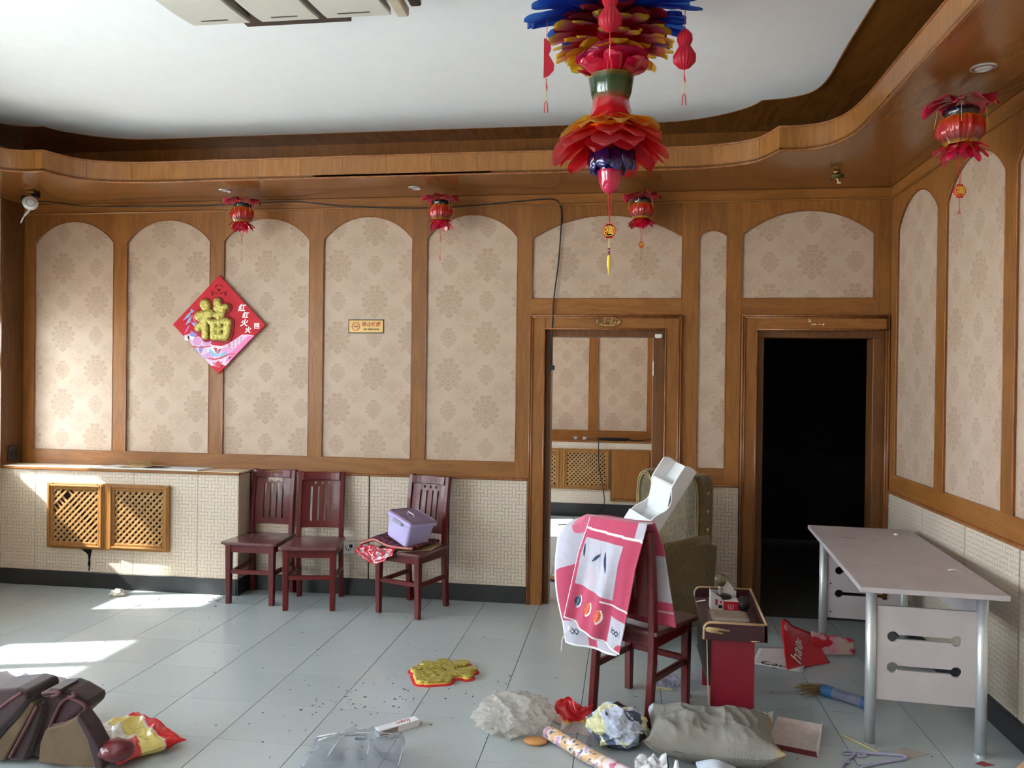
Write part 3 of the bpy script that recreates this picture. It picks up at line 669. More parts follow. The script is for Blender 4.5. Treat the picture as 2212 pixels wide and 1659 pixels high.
def rbcol(p):
    k = nz(p.x * 26, p.y * 26, p.z * 30); return L(190, 26, 46) if k < .22 else (L(168, 84, 104) if k < .36 else L(120, 104, 118))
def rbf(u, v):
    x = -.31 + .32 * u; hang = .075 * sin(pi * min(1, u * 1.05)) + .05 * max(0, u - .7) * 2
    return R3 @ Vector((x, -.205 - .05 * v + .012 * nz(u * 9, v * 5, 2), .478 + .012 * sin(u * 7) - .025 * (1 - u) - (hang + .03) * v + .012 * nz(u * 12, v * 6, 5)))
tag(ob('red_plastic_bag', colby(MB().grid(rbf, 40, 14).mesh('red_plastic_bag'), rbcol), vcol('red_bag_print', .18, .6, coat=.6), smooth=True, solid=.002), 'crumpled shiny red plastic bag hanging off the front of the seat below the cushion', 'bag')
LIL = flat('lilac_plastic', (184, 172, 220), .3, var=.03, coat=.2); LILD = flat('lilac_lid', (150, 128, 156), .3, var=.03, coat=.3)
Mx = R3 @ M4((.005, -.075, .502), -.62 - A3, 0, 0) @ Matrix.Rotation(.27, 4, 'Y') @ Matrix.Rotation(-.05, 4, 'X')
lb = thing('storage_box', 'lilac plastic lidded storage box tilted on the third chair', 'box', M=Mx)
w, d, h = .108, .10, .175
m = MB(); q = [(1, 0), (1.16, h)]
def rr(sx, sy, z, r=.018):
    out = []
    for cx, cy, a0 in ((1, 1, 0), (-1, 1, pi / 2), (-1, -1, pi), (1, -1, 3 * pi / 2)): out += [(cx * (sx - r) + r * cos(a0 + k * pi / 8), cy * (sy - r) + r * sin(a0 + k * pi / 8), z) for k in range(5)]
    return out
def loft(rings, caps=True):
    m = MB(); n = len(rings[0])
    for r in rings: m.v += [tuple(p) for p in r]
    for i in range(len(rings) - 1): m.f += [(i * n + k, i * n + (k + 1) % n, (i + 1) * n + (k + 1) % n, (i + 1) * n + k) for k in range(n)]
    if caps: m.f += [tuple(range(n - 1, -1, -1)), tuple((len(rings) - 1) * n + k for k in range(n))]
    return m
ob('tub', loft([rr(w * .9, d * .9, 0), rr(w, d, .012), rr(w * 1.14, d * 1.14, h)]), LIL, lb, smooth=False)
ob('rim', loft([rr(w * 1.2, d * 1.2, h - .022), rr(w * 1.22, d * 1.22, h - .018), rr(w * 1.22, d * 1.22, h), rr(w * 1.2, d * 1.2, h + .003)]), LIL, lb)
ld = ob('lid', loft([rr(w * 1.16, d * 1.16, h + .002), rr(w * 1.17, d * 1.17, h + .012), rr(w * 1.1, d * 1.1, h + .015), rr(w * 1.08, d * 1.08, h + .009)]), LILD, lb)
for k in range(11): ob('lid_rib', MB().box(-w * .95, w * .95, -d + .02 * k - .004, -d + .02 * k + .003, h + .009, h + .0125), LILD, ld)
ob('lid_handle', MB().tube([(-.035, -.02, h + .012), (-.03, -.02, h + .028), (.03, -.02, h + .028), (.035, -.02, h + .012)], .005, 8), flat('clear_handle', (214, 210, 226), .15), ld, smooth=True)
ob('side_clip', MB().box(-.05, .05, -d * 1.22 - .008, -d * 1.2, h - .04, h - .012), flat('grey_clip', (150, 146, 160), .3), lb, bevel=.004)
# ------------------------------------------------------------------ towel on the fourth chair
C4 = Vector(c4.location); A4 = c4.rotation_euler.z
FW = Vector((.5, .866, 0)); RT = Vector((.866, -.5, 0)); RCv = Vector((-.01, 3.86, 0))
def T4(s, o, z): return RCv + RT * s + FW * o + Vector((0, 0, z))
PINK, PALE, NAVY, ORG, WHT = L(196, 78, 108), L(196, 194, 208), L(44, 66, 92), L(224, 92, 60), L(240, 238, 240)
def leaf(u, v, cx, cy, a, l, w):
    x, y = (u - cx) * .62, v - cy; p, q = x * cos(a) + y * sin(a), -x * sin(a) + y * cos(a)
    return abs(p) < l and abs(q) < w * (1 - (p / l) ** 2)
def towel_col(u, v):
    """u across 0..1, v down 0..1 of the outer layer"""
    if v > .985 or u < .012: return WHT
    c = PINK
    if v < .16 and u > .86: c = PALE
    if abs(v - .155 - .02 * u) < .009: c = WHT
    if abs(v - .69) < .007 and u > .56: c = WHT
    if .235 < v < .655 and .06 < u < .72:
        c = PALE
        if leaf(u, v, .33, .375, 2.35, .062, .014) or leaf(u, v, .51, .385, 1.2, .085, .017) or leaf(u, v, .095, .345, 1.35, .06, .010): c = NAVY
        if abs(u - .40 - .05 * (v - .38) * 8) < .004 and .29 < v < .45: c = L(120, 136, 150)
        r, a = sqrt(((u - .30) * .62) ** 2 + (v - .545) ** 2), atan2(v - .545, (u - .3) * .62)
        if abs(r - .045 * (1.05 + .5 * abs(sin(4 * a)))) < .0042 or abs(r - .014) < .004: c = L(228, 176, 190)
    for cx, cc in ((.14, NAVY), (.36, ORG), (.56, ORG)):
        if leaf(u, v, cx, .80 + .025 * cx, 1.75, .062, .030): c = cc if not (abs((u - cx) * .62 + (v - .8 - .025 * cx) * .18) < .003 or abs(abs((u - cx) * .62 + (v - .8) * .18) - .4 * (v - .775 - .025 * cx) % .02) < .0012) else (L(150, 170, 190) if cc is NAVY else L(240, 160, 120))
        elif leaf(u, v, cx + .02, .802 + .025 * cx, 1.75, .066, .033): c = WHT
    if v > .775 and u > .74:
        c = PALE
        if any(abs(sqrt(((u - x) * .62) ** 2 + (v - .87) ** 2) - .014) < .005 for x in (.84, .89)) or abs(u - .80) < .006 and .845 < v < .89 or abs(u - .94) < .006 and .845 < v < .89: c = NAVY
    if sqrt(((u - 1.0) * .62) ** 2 + (v - .99) ** 2) < .06: c = PINK
    return c
def back_col(u, v):
    if u < .03 or v > .985: return WHT
    c = PALE
    if .36 < v < .80: c = PINK
    if v < .2 and sqrt(((u - .42) * .6) ** 2 + (v - .04) ** 2) < .09: c = L(220, 110, 140)
    if v > .88 and .45 < u < .62: c = PINK
    if v > .84 and any(abs(sqrt(((u - x) * .62) ** 2 + (v - .885) ** 2) - .018) < .005 for x in (.2, .27)): c = NAVY
    return c
TOW = vcol('printed_terry_towel', .9, .15, .5, 260, .4)
tw = thing('towel', 'pink and white leaf-print towel draped over the back of the nearest chair', 'towel', (0, 0, 0))
def lay(fn, col, nu, nv):
    mb = MB().grid(fn, nu, nv); me = mb.mesh('towel_layer'); setcol(me, [col(i / (nu - 1), j / (nv - 1)) for j in range(nv) for i in range(nu)]); return me
def front(u, v):
    s0, s1 = -.150 - .115 * v ** 1.1 + .02 * v * (1 - v), .165 - .115 * v
    z0 = .962; zl, zr = .462, .350; zb = zl + (zr - zl) * u
    s = s0 + (s1 - s0) * u
    vv = max(0, (v - .06) / .94); z = z0 - .006 * u - (z0 - zb) * vv if v > .06 else z0 - .004 * (.06 - v)
    o = (-.055 - .045 * min(1, vv * 3)) if v > .06 else -.055 + .055 * (1 - v / .06)
    o += -.016 * sin(u * 11 + v * 3) * vv - .008 * sin(u * 23 + 1) * vv - .01 * sin(pi * u)
    return T4(s, o, z)
ob('outer_layer', lay(front, towel_col, 150, 170), TOW, tw, smooth=True, solid=.006)
def back(u, v):
    s = -.345 + .05 * v - .02 * sin(pi * v) + (.33 - .03 * v) * u
    ztop = .885 + .075 * min(1, u * 2.4) - .03 * max(0, .12 - u) * 4; z = ztop - (ztop - .315) * v
    o = -.045 - .012 * sin(u * 9) - .05 * (1 - u) * sin(pi * min(1, v * 1.2)) * .6
    if v < .05: o += .04 * (1 - v / .05)
    return T4(s, o, z)
ob('inner_layer', lay(back, back_col, 110, 150), TOW, tw, smooth=True, solid=.006)
def seatside(u, v):
    s = -.15 + .30 * u + .085 * v * u; z = .962 - .50 * v
    return T4(s, .02 + .05 * min(1, v * 4) + .02 * v + .01 * sin(u * 8), z)
ob('seat_side_layer', lay(seatside, lambda u, v: PINK if (v < .34 or v > .78 and v < .86 or v > .88) else PALE, 60, 70), TOW, tw, smooth=True, solid=.006)
ob('drawstring', MB().tube(catmull([T4(-.20, -.125, .43), T4(-.23, -.14, .40), T4(-.25, -.14, .36), T4(-.262, -.13, .30)], 5), .003, 6).ico(2, Matrix.Translation(T4(-.21, -.135, .425)) @ Matrix.Scale(.012, 4)), flat('white_cord', (226, 222, 222), .8), tw, smooth=True, label='thin white cord hanging from the towel')
# ------------------------------------------------------------------ velvet wing armchair
m, nt, b = newmat('crushed_gold_velvet'); k = coords(nt); n1 = noi(nt, k, 46, 5, .7, .4).step(.30, .74); n2 = noi(nt, k, 9, 3)
c = mixc(nt, n1, L(66, 50, 20), L(122, 100, 54)); c = mixc(nt, n2.step(.45, .8) * .4, c, L(96, 80, 44)); nt.links.new(c, b.inputs['Base Color'])
b.inputs['Roughness'].default_value = .5; b.inputs['Sheen Weight'].default_value = .5; b.inputs['Sheen Tint'].default_value = (.9, .85, .65, 1); bump(nt, b, n1, .25, .006); VEL = m
m, nt, b = newmat('blotched_velvet_side'); k = coords(nt); n1 = noi(nt, k, 34, 5, .7).step(.56, .66); n2 = noi(nt, k, 8, 3)
c = mixc(nt, n2, L(92, 76, 36), L(118, 100, 54)); c = mixc(nt, n1 * .75, c, L(46, 36, 14)); nt.links.new(c, b.inputs['Base Color']); b.inputs['Roughness'].default_value = .75; b.inputs['Sheen Weight'].default_value = .3; VELS = m
AF = Vector((-.70, -.71, 0)).normalized()
ac = thing('wing_armchair', 'old gold velvet wing armchair standing between the two doorways', 'armchair', (.185, 5.245, 0), atan2(AF.x, -AF.y)); ac.scale = (.90, .95, 1)
# local: front -y, back +y, +x = its left... width .64, depth .66
def pad(x0, x1, y0, y1, z0, z1, r=.03): return MB().box(x0, x1, y0, y1, z0, z1), r
def armpad(name, x0, x1, y0, y1, z0, z1, r, mat, M=None, lab=None): return ob(name, MB().box(x0, x1, y0, y1, z0, z1, M), mat, ac, bevel=r, bseg=4, label=lab, smooth=False)
armpad('seat_base', -.25, .25, -.30, .22, .12, .34, .02, VELS); armpad('seat_cushion', -.235, .235, -.33, .2, .34, .45, .04, VEL)
RB = M4((0, .20, .34), 0, -.14)
armpad('backrest', -.2, .2, .0, .12, 0, .64, .05, VEL, RB)
bk = armpad('back_cushion', -.175, .175, -.07, .01, .10, .58, .035, VEL, RB)
for s in (-1, 1):
    side = [(-.29, .10), (-.31, .50), (-.27, .575), (.21, .605), (.30, .57), (.25, .08)]
    ob('arm_side', MB().prism(side, -.045, .045, Matrix.Translation((s * .275, 0, 0)) @ Matrix(((0, 0, 1, 0), (1, 0, 0, 0), (0, 1, 0, 0), (0, 0, 0, 1)))), VELS, ac, bevel=.012, bseg=3)
    ob('arm_roll', MB().tube([(s * .275, -.30, .54), (s * .275, -.25, .585), (s * .275, 0, .60), (s * .275, .22, .615)], .045, 12), VEL, ac, smooth=True)
    wf_ = [(s * x, z) for x, z in [(.295, .56), (.302, .80), (.302, .93)] + [(.222 + .080 * cos(q * pi / 12), .955 + .078 * sin(q * pi / 12)) for q in range(1, 10)] + [(.148, .985), (.135, .92), (.145, .78), (.175, .66), (.19, .56)]]
    ob('wing', MB().prism(wf_, -.285, -.13, WALLM), VEL, ac, bevel=.034, bseg=5)
    for dx in (.0, .016): ob('wing_piping', MB().tube(catmull([(s * (.287 - dx), .122 + dx * .2, .60), (s * (.292 - dx), .12, .78), (s * (.288 - dx), .12, .92), (s * (.268 - dx * .7), .122, .99 - dx), (s * .225, .124, 1.018 - dx), (s * .18, .128, 1.0 - dx), (s * (.152 + dx * .4), .13, .94)], 5), .006, 6), flat('pale_gold_piping', (150, 132, 88), .6), ac, smooth=True)
    for z in (.68, .80, .915): ob('upholstery_button', MB().ico(2, M4((s * .301, .215, z), s=(.006, .013, .013))), flat('brass_button', (190, 160, 100), .3, .6), ac, smooth=True)
    for y in (-.26, .22): ob('leg', MB().frus((s * .25 - .018, s * .25 + .018, y - .018, y + .018), (s * .25 - .026, s * .25 + .026, y - .026, y + .026), 0, .125), OAKD, ac)
# white moulded rack leaning in the armchair
RKA = Vector((.52, .16, .84)).normalized(); sn = Vector((.70, -.70, 0)); sn = (sn - RKA * sn.dot(RKA)).normalized(); fn_ = RKA.cross(sn).normalized()
if fn_.x > 0: fn_ = -fn_
o0 = Vector((.025, 4.93, .545))
Mk = Matrix(((sn.x, fn_.x, RKA.x, o0.x), (sn.y, fn_.y, RKA.y, o0.y), (sn.z, fn_.z, RKA.z, o0.z), (0, 0, 0, 1)))
rk = thing('magazine_rack', 'white moulded rack with wavy sides leaning in the gold armchair', 'rack', M=Mk)
PW = flat('white_pvc_board', (236, 238, 240), .4, var=.02)
pf = [(0, .006), (0, .10), (.10, .105), (.245, .108), (.30, .088), (.36, .045), (.42, .048), (.47, .09), (.50, .108), (.62, .110), (.645, .10), (.66, .06), (.66, .006)]
prof = [(v.y, v.x) for v in catmull([(a, b_, 0) for a, b_ in pf[:1]] + [(a, b_, 0) for a, b_ in pf[1:]], 3)]
for x in (-.1, .092): ob('side_board', MB().prism([(q, p) for p, q in [(z, y) for y, z in prof]], x, x + .008, Matrix(((0, 0, 1, 0), (1, 0, 0, 0), (0, 1, 0, 0), (0, 0, 0, 1)))), PW, rk)
ob('back_board', MB().box(-.1, .1, 0, .008, 0, .66), PW, rk)
ob('front_board', MB().box(-.104, .104, .108, .115, .05, .255), PW, rk, bevel=.001); ob('front_slit', MB().box(-.05, .05, .1148, .1158, .20, .203), flat('slit_grey', (190, 192, 196), .5), rk)
for z in (.02, .50): ob('shelf_board', MB().box(-.092, .092, .008, .10, z, z + .008), PW, rk)
ob('angled_board', MB().grid(lambda u, v: (-.092 + .184 * u, .104 - .09 * v, .50 - .17 * v), 2, 2), PW, rk, solid=.006)
# ------------------------------------------------------------------ desk
DT = flat('pale_ash_laminate', (184, 176, 178), .5, var=.04, vs_=6); STL = flat('satin_steel', (206, 210, 214), .34, .6, var=.03)
dk = thing('desk', 'long grey-white laminate desk on steel tube legs with slotted end panels along the right wall', 'desk', (1.015, 3.632, 0), -radians(4.1))
DLn, DWd = 1.535, .588
ob('desk_top', MB().box(0, DWd, 0, DLn, .722, .745), DT, dk, bevel=.002)
for x in (.075, .528):
    for y in (.14, 1.41):
        lg = ob('leg', MB().cyl((x, y, .012), (x, y, .722), .0235, None, 24), STL, dk, smooth=False)
        for p in lg.data.polygons:
            if len(p.vertices) == 4: p.use_smooth = True
        ob('foot_cap', MB().cyl((x, y, 0), (x, y, .014), .0255, None, 24), STL, lg)
def dumb(x0, x1, z, r, h): # slot with round ends
    a = math.asin(h / r); P = []
    for cx, s in ((x1, 0), (x0, pi)): P += [(cx + r * cos(s + (pi - a) * (-1 + 2 * k / 14)), z + r * sin(s + (pi - a) * (-1 + 2 * k / 14))) for k in range(15)]
    return P
for y in (.14, 1.41):
    lp = [[(.098, .215), (.505, .215), (.505, .635), (.098, .635)], dumb(.165, .425, .50, .024, .0105), dumb(.165, .425, .362, .024, .0105)]
    if y > 1: lp += [circ(.118, .42, .006, 10), circ(.118, .25, .006, 10), circ(.485, .42, .006, 10)]
    vs, fs = shape(lp, .008); ob('end_panel', MB().add(vs, fs, Matrix.Translation((0, y, 0)) @ WALLM), DT, dk)
ob('wall_brace', MB().box(.518, .534, .165, 1.385, .55, .70), DT, dk)
mk = MB()
for k in range(16):
    x, y = random.uniform(.08, .5), random.uniform(.2, 1.4); l, a = random.uniform(.006, .028), random.uniform(-.6, .6)
    mk.add([(x - l * cos(a), y - l * sin(a), .7455), (x, y - .003, .7455), (x + l * cos(a), y + l * sin(a), .7455), (x, y + .002, .7455)], [(0, 1, 2, 3)])
mk.add([(.13, 1.17, .7455), (.13, 1.16, .7455), (.20, 1.14, .7455), (.20, 1.15, .7455)], [(0, 1, 2, 3)])
ob('scuff_marks', mk, flat('dark_scuff', (92, 84, 84), .7), dk)
b = tag(ob('paper_scrap', MB().grid(lambda u, v: (1.52 + .09 * u, 4.02 + .02 * v - .02 * u, .7475 + .006 * sin(u * 6)), 8, 3), flat('white_scrap', (236, 236, 240), .6), solid=.001), 'thin white paper strip near the right edge of the desk top', 'paper')
tag(ob('bottle_cap', MB().lathe([(.011, 0), (.012, .004), (.009, .008)], 16, M4((1.57, 4.93, .7455))), flat('white_cap', (236, 236, 236), .4)), 'small white cap on the far end of the desk top', 'cap')
# ------------------------------------------------------------------ little red bench with a raised dark rim
RDP = flat('red_laminate', (122, 20, 38), .4, var=.05); DKB = flat('dark_brown_laminate', (58, 26, 32), .32, var=.12); RAW = flat('raw_chipboard', (180, 152, 112), .9, var=.15)
bn = thing('side_table', 'small dark table with a red end panel and chipped raised rim beside the towel chair', 'table', (.018, 0, 0))
ob('end_panel', MB().box(.388, .585, 3.815, 3.832, 0, .44), RDP, bn, bevel=.001); ob('end_panel', MB().box(.40, .60, 4.36, 4.377, 0, .44), RDP, bn, bevel=.001)
ob('back_panel', MB().box(.372, .386, 3.84, 4.36, .20, .44), BLACK, bn, bevel=.001)
ob('table_top', MB().prism([(.352, 3.79), (.62, 3.79), (.645, 4.42), (.36, 4.42)], .44, .458), flat('worn_brown_top', (92, 66, 70), .28, var=.2), bn, bevel=.001)
rimp = lambda x0, x1, z0, z1, r: [(x1, z0), (x1, z1)] + [(x0 + r - r * sin(pi / 2 * k / 6), z1 - r + r * cos(pi / 2 * k / 6)) for k in range(7)] + [(x0, z0)]
for y0, y1 in ((3.772, 3.79), (4.42, 4.436)): ob('rim_board', MB().prism(rimp(.352 if y0 < 4 else .362, .632 if y0 < 4 else .655, .432, .508, .03), -y1, -y0, WALLM), DKB, bn, bevel=.001)
ob('rim_board', MB().prism([(.62, 3.772), (.636, 3.772), (.662, 4.436), (.645, 4.436)], .432, .512), DKB, bn, bevel=.001)
e = MB(); P = rimp(.352, .63, .432, .509, .03)[1:]; e.tube([(x, 3.781, z) for x, z in P], .0085, 6); Q = rimp(.362, .65, .46, .509, .03)[1:]; e.tube([(x, 4.428, z) for x, z in Q], .0075, 6)
e.tube([(.629, 3.775, .512), (.654, 4.43, .512)], .006, 6).prism([(.354, .486), (.37, .492), (.41, .489), (.468, .482), (.462, .474), (.42, .478), (.41, .472), (.436, .468), (.434, .460), (.38, .466), (.358, .470)], 3.7705, 3.7725, Matrix(((1, 0, 0, 0), (0, 0, 1, 0), (0, 1, 0, 0), (0, 0, 0, 1))))
e.prism([(.56, .437), (.60, .439), (.60, .434), (.565, .433)], 3.7705, 3.7725, Matrix(((1, 0, 0, 0), (0, 0, 1, 0), (0, 1, 0, 0), (0, 0, 0, 1))))
ob('chipped_edging', e, RAW, bn, smooth=True, label='chipped pale edging of the rim')
sp = ob('split_board', MB().frus((.380, .383, 3.80, 3.815), (.364, .367, 3.80, 3.815), .02, .43), RAW, bn)
bx = thing('open_carton', 'small open white and red printed carton on the dark tray of the little table', 'carton', (.505, 4.21, .4585))
wc, rc_ = flat('carton_white', (222, 220, 222), .6), flat('carton_red', (186, 24, 36), .5)
ob('left_wall', MB().prism([(-.065, 0), (-.065, .1), (-.052, .09), (-.005, .062), (-.005, 0)], .044, .047, WALLM), wc, bx)
ob('rear_wall', MB().box(-.065, .07, .045, .048, 0, .085), wc, bx); ob('side_wall', MB().box(-.067, -.064, -.045, .045, 0, .09).box(.067, .07, -.045, .045, 0, .05), wc, bx)
ob('front_wall', MB().box(-.005, .07, -.062, -.058, 0, .055), rc_, bx, label='red printed front panel'); ob('top_flap', MB().box(-.003, .07, -.062, .0, .055, .058), wc, bx)
ob('raised_flap', MB().prism([(0, 0), (.055, 0), (.045, .05), (.0, .105), (-.012, .11), (-.03, .11)], 0, .003, M4((.01, .03, .05)) @ WALLM), wc, bx)
for k, (tx, z) in enumerate((('6 5 6', .034), ('7681', .02))): ob('lettering', MB().add(*text(tx, .016), M4((.03, -.0625, z)) @ WALLM), flat('print_white', (236, 220, 220), .6), bx)
for x, z, w_, h_, cc in ((-.045, .03, .012, .03, (170, 60, 100)), (-.03, .015, .02, .016, (40, 40, 44)), (-.022, .04, .008, .012, (150, 40, 60))): ob('printed_block', MB().box(x, x + w_, -.0485, -.0475, z, z + h_), flat('carton_print_%d' % cc[0], cc, .6), bx)
lp_ = thing('glass_lamp', 'small dark lamp with smoky bulb and chrome neck standing in the open carton', 'lamp', (.487, 4.205, .49))
ob('bulb', MB().lathe([(.012, .085), (.022, .09), (.03, .105), (.031, .12), (.027, .137), (.015, .147), (.002, .149)], 24), flat('smoky_olive_glass', (110, 98, 66), .12, var=.1, coat=1), lp_, smooth=True)
ob('neck', MB().lathe([(.013, .03), (.008, .05), (.008, .075), (.014, .088)], 16), STL, lp_, smooth=True); ob('collar', MB().lathe([(.022, .012), (.045, .03), (.04, .04), (.012, .045)], 24, M4((.015, 0, 0))), BLACK, lp_, smooth=True)
ob('reflector', MB().ico(3, M4((.022, -.012, .012), s=.022)), flat('dull_gold_ball', (150, 138, 104), .25, .4), lp_, smooth=True)
tag(ob('black_pouch', MB().ico(3, M4((.60, 4.17, .50), s=(.032, .05, .041)), lambda v: v * (1 + .15 * nz(v.x * 2, v.y * 2, v.z * 2))), BLACK, smooth=True), 'lumpy black pouch right of the carton on the little table', 'pouch')
cl = thing('plastic_clamshell', 'clear flat plastic food box in front of the carton on the little table', 'food box', (.505, 3.97, .4585))
CLR = filmmat('clear_plastic', (226, 214, 204), .42, .12, .3)
ob('tray', loft([rr(.075, .07, .0), rr(.085, .08, .03)]), CLR, cl); ob('lid', loft([rr(.088, .083, .031), rr(.088, .083, .036), rr(.07, .066, .042)]), CLR, cl)
tag(ob('paper_tag', MB().grid(lambda u, v: (.375 + .05 * u, 4.3 + .02 * v, .46 + .012 * u), 3, 3), wc, solid=.001), 'tiny white paper scrap beside the carton on the little table', 'paper')
# ------------------------------------------------------------------ festive poster with the raised character
def fu_strokes():
    """fat brush strokes of the character, in a unit square: (x0, y0, x1, y1, radius)"""
    return [(-.25, .40, -.22, .36, .13), (-.40, .10, -.12, .16, .12), (-.14, .16, -.32, -.14, .11), (-.24, .0, -.22, -.40, .095), (-.34, -.10, -.42, -.20, .09), (-.12, -.02, -.08, -.06, .06),
            (.08, .46, .10, .36, .10), (.06, .30, .32, .33, .085), (.10, .40, .22, .24, .10), (.06, .13, .22, .15, .085), (.14, .2, .14, .06, .07),
            (-.02, -.06, .34, -.02, .08), (-.02, -.06, .0, -.38, .09), (.38, -.06, .34, -.34, .10), (.0, -.40, .30, -.42, .10), (.06, -.22, .24, -.20, .06), (.15, -.06, .15, -.40, .055)]
def fu_height(n=96, thick=1.0, grow=0):
    vs, fs, idx = [], [], {}
    S = fu_strokes()
    def sd(x, y):
        m = 9
        for x0, y0, x1, y1, r in S:
            dx, dy = x1 - x0, y1 - y0; t = max(0, min(1, ((x - x0) * dx + (y - y0) * dy) / (dx * dx + dy * dy + 1e-9)))
            m = min(m, sqrt((x - x0 - dx * t) ** 2 + (y - y0 - dy * t) ** 2) - r)
        return m - grow
    W = 1.24; D = [[sd(-W / 2 + W * i / n, -W / 2 + W * j / n) for i in range(n + 1)] for j in range(n + 1)]
    def vid(i, j):
        if (i, j) not in idx:
            x, y, d = -W / 2 + W * i / n, -W / 2 + W * j / n, D[j][i]
            if d > 0:   # pull rim vertices onto the outline
                gx = (D[j][min(n, i + 1)] - D[j][max(0, i - 1)]) / (2 * W / n); gy = (D[min(n, j + 1)][i] - D[max(0, j - 1)][i]) / (2 * W / n); g = gx * gx + gy * gy + 1e-6
                x -= d * gx / g; y -= d * gy / g; d = 0
            idx[i, j] = len(vs); vs.append((x, y, thick * (.55 + .45 * min(1, (-d) / .06) ** .5)))
        return idx[i, j]
    for j in range(n):
        for i in range(n):
            if min(D[j][i], D[j][i + 1], D[j + 1][i], D[j + 1][i + 1]) < 0: fs.append((vid(i, j), vid(i + 1, j), vid(i + 1, j + 1), vid(i, j + 1)))
    cnt = {}
    for f in fs:
        for k in range(4): cnt[f[k], f[(k + 1) % 4]] = 1
    o = len(vs); vs += [(x, y, 0) for x, y, z in vs]
    fs += [(b_, a, a + o, b_ + o) for a, b_ in list(cnt) if (b_, a) not in cnt]
    return vs, fs
m, nt, b = newmat('gold_glitter_foam'); k = coords(nt); vn = nt.nodes.new('ShaderNodeTexVoronoi'); vn.inputs['Scale'].default_value = 420; nt.links.new(k, vn.inputs['Vector'])
s1 = X(nt, vn.outputs['Color']).step(.55, .8); n1 = noi(nt, k, 60, 3).step(.4, .62)
nt.links.new(mixc(nt, s1 * .7, mixc(nt, n1, L(140, 124, 44), L(196, 182, 82)), L(240, 232, 150)), b.inputs['Base Color']); b.inputs['Roughness'].default_value = .38; b.inputs['Metallic'].default_value = .35
bump(nt, b, X(nt, vn.outputs['Color']), .5, .002); GOLD = m
FUV, FUF = fu_height(); FGV, FGF = fu_height(60, 1, .05)
po = thing('new_year_poster', 'red diamond-shaped new year board with a raised gold glitter character on the left panels', 'poster', (-3.108, W0 - .002, 2.020))
RB_ = flat('poster_red', (196, 16, 38), .5, var=.03, spec=.3)
R = .378
def P2(mb_or, y): return Matrix.Translation((0, -y, 0)) @ WALLM
knot = [circ(0, .265, .011, 10), capsule(-.03, .29, -.012, .305, .004, 4), capsule(.03, .29, .012, .305, .004, 4), capsule(-.045, .238, -.062, .255, .004, 4), capsule(.045, .238, .062, .255, .004, 4), capsule(-.062, .235, -.05, .225, .004, 4), capsule(.062, .235, .05, .225, .004, 4), capsule(-.03, .245, -.012, .238, .004, 4), capsule(.03, .245, .012, .238, .004, 4)]
vs, fs = shape([[(0, R), (-R, 0), (0, -R), (R, 0)]] + knot, .005)
ob('board', MB().add(vs, fs, P2(0, .012)), RB_, po)
ob('board_back', MB().prism([(0, R * .9), (-R * .9, 0), (0, -R * .9), (R * .9, 0)], 0, .006, WALLM), flat('poster_back', (120, 84, 50), .8), po)
def pprint(name, polys, col, d=.0174, par=None):
    mb = MB()
    for p in polys: mb.prism(p, 0, .0005, P2(0, d))
    return ob(name, mb, flat('poster_ink_%d_%d_%d' % col, col, .4, var=.05), par or po)
SCN = [(-.288, -.085), (-.25, -.075), (-.20, -.10), (-.13, -.10), (-.05, -.155), (.02, -.165), (.08, -.145), (.14, -.11), (.19, -.075), (.24, -.075), (.29, -.082), (.06, -.315), (.02, -.30), (-.02, -.315), (-.06, -.315)]
pprint('printed_scene', [SCN], (226, 196, 226)); 
pprint('printed_cloud', [circ(-.225, -.095, .03, 10), circ(-.26, -.105, .022, 10), circ(-.17, -.12, .03, 10), [(-.12, -.14), (-.05, -.17), (.04, -.165), (.0, -.22), (-.08, -.22)]], (238, 226, 240), .0178)
pprint('printed_lantern', [circ(-.175, -.128, .036, 14), circ(-.095, -.125, .038, 14), [(-.15, -.25), (-.06, -.20), (-.03, -.28), (-.10, -.265)], [(.03, -.185), (.09, -.165), (.12, -.19), (.07, -.25), (.03, -.25)]], (216, 150, 204), .0182)
pprint('printed_pink', [[(.24, -.085), (.285, -.085), (.09, -.285), (.085, -.23)], [(.07, -.26), (.11, -.24), (.06, -.30)], [(-.05, -.29), (.04, -.28), (.01, -.33), (-.03, -.32)]], (232, 116, 180), .0182)
pprint('printed_blue_petal', [[(-.08, -.175), (-.06, -.235), (0, -.245), (-.04, -.21)], [(.07, -.2), (.05, -.245), (-.0, -.245), (.03, -.22)], [(-.02, -.19), (.0, -.245), (.02, -.2)], [(-.2, -.155), (-.19, -.2), (-.165, -.21)], [(-.11, -.24), (-.08, -.235), (-.1, -.26)]], (130, 186, 226), .0186)
pprint('printed_red_petal', [[(-.04, -.175), (-.015, -.225), (-.01, -.18)], [(.005, -.185), (-.005, -.225), (.03, -.185)], [(-.08, -.262), (-.03, -.272), (.03, -.26), (.075, -.235), (.07, -.228), (.02, -.25), (-.03, -.262), (-.075, -.254)], [(-.21, -.165), (-.14, -.172), (-.06, -.160), (-.06, -.168), (-.14, -.182), (-.21, -.173)], [(.07, -.225), (.135, -.218), (.135, -.224), (.07, -.232)], [(-.028, -.305), (.0, -.275), (.028, -.305), (0, -.33)]], (204, 30, 52), .019)
pprint('printed_firecracker', [[(-.225, .105), (-.24, .06), (-.295, .03), (-.26, .075)], [(-.22, .07), (-.235, .02), (-.275, -.005), (-.25, .04)], [(-.23, .02), (-.2, -.015), (-.175, -.03), (-.19, .01)], [(-.235, .115), (-.22, .12), (-.205, .10), (-.225, .09)]], (140, 176, 232), .0178)
pprint('printed_firecracker', [[(-.22, .075), (-.185, .04), (-.17, -.005), (-.205, .03)], [(-.235, -.005), (-.26, -.05), (-.285, -.075), (-.25, -.01)]], (222, 110, 190), .0180)
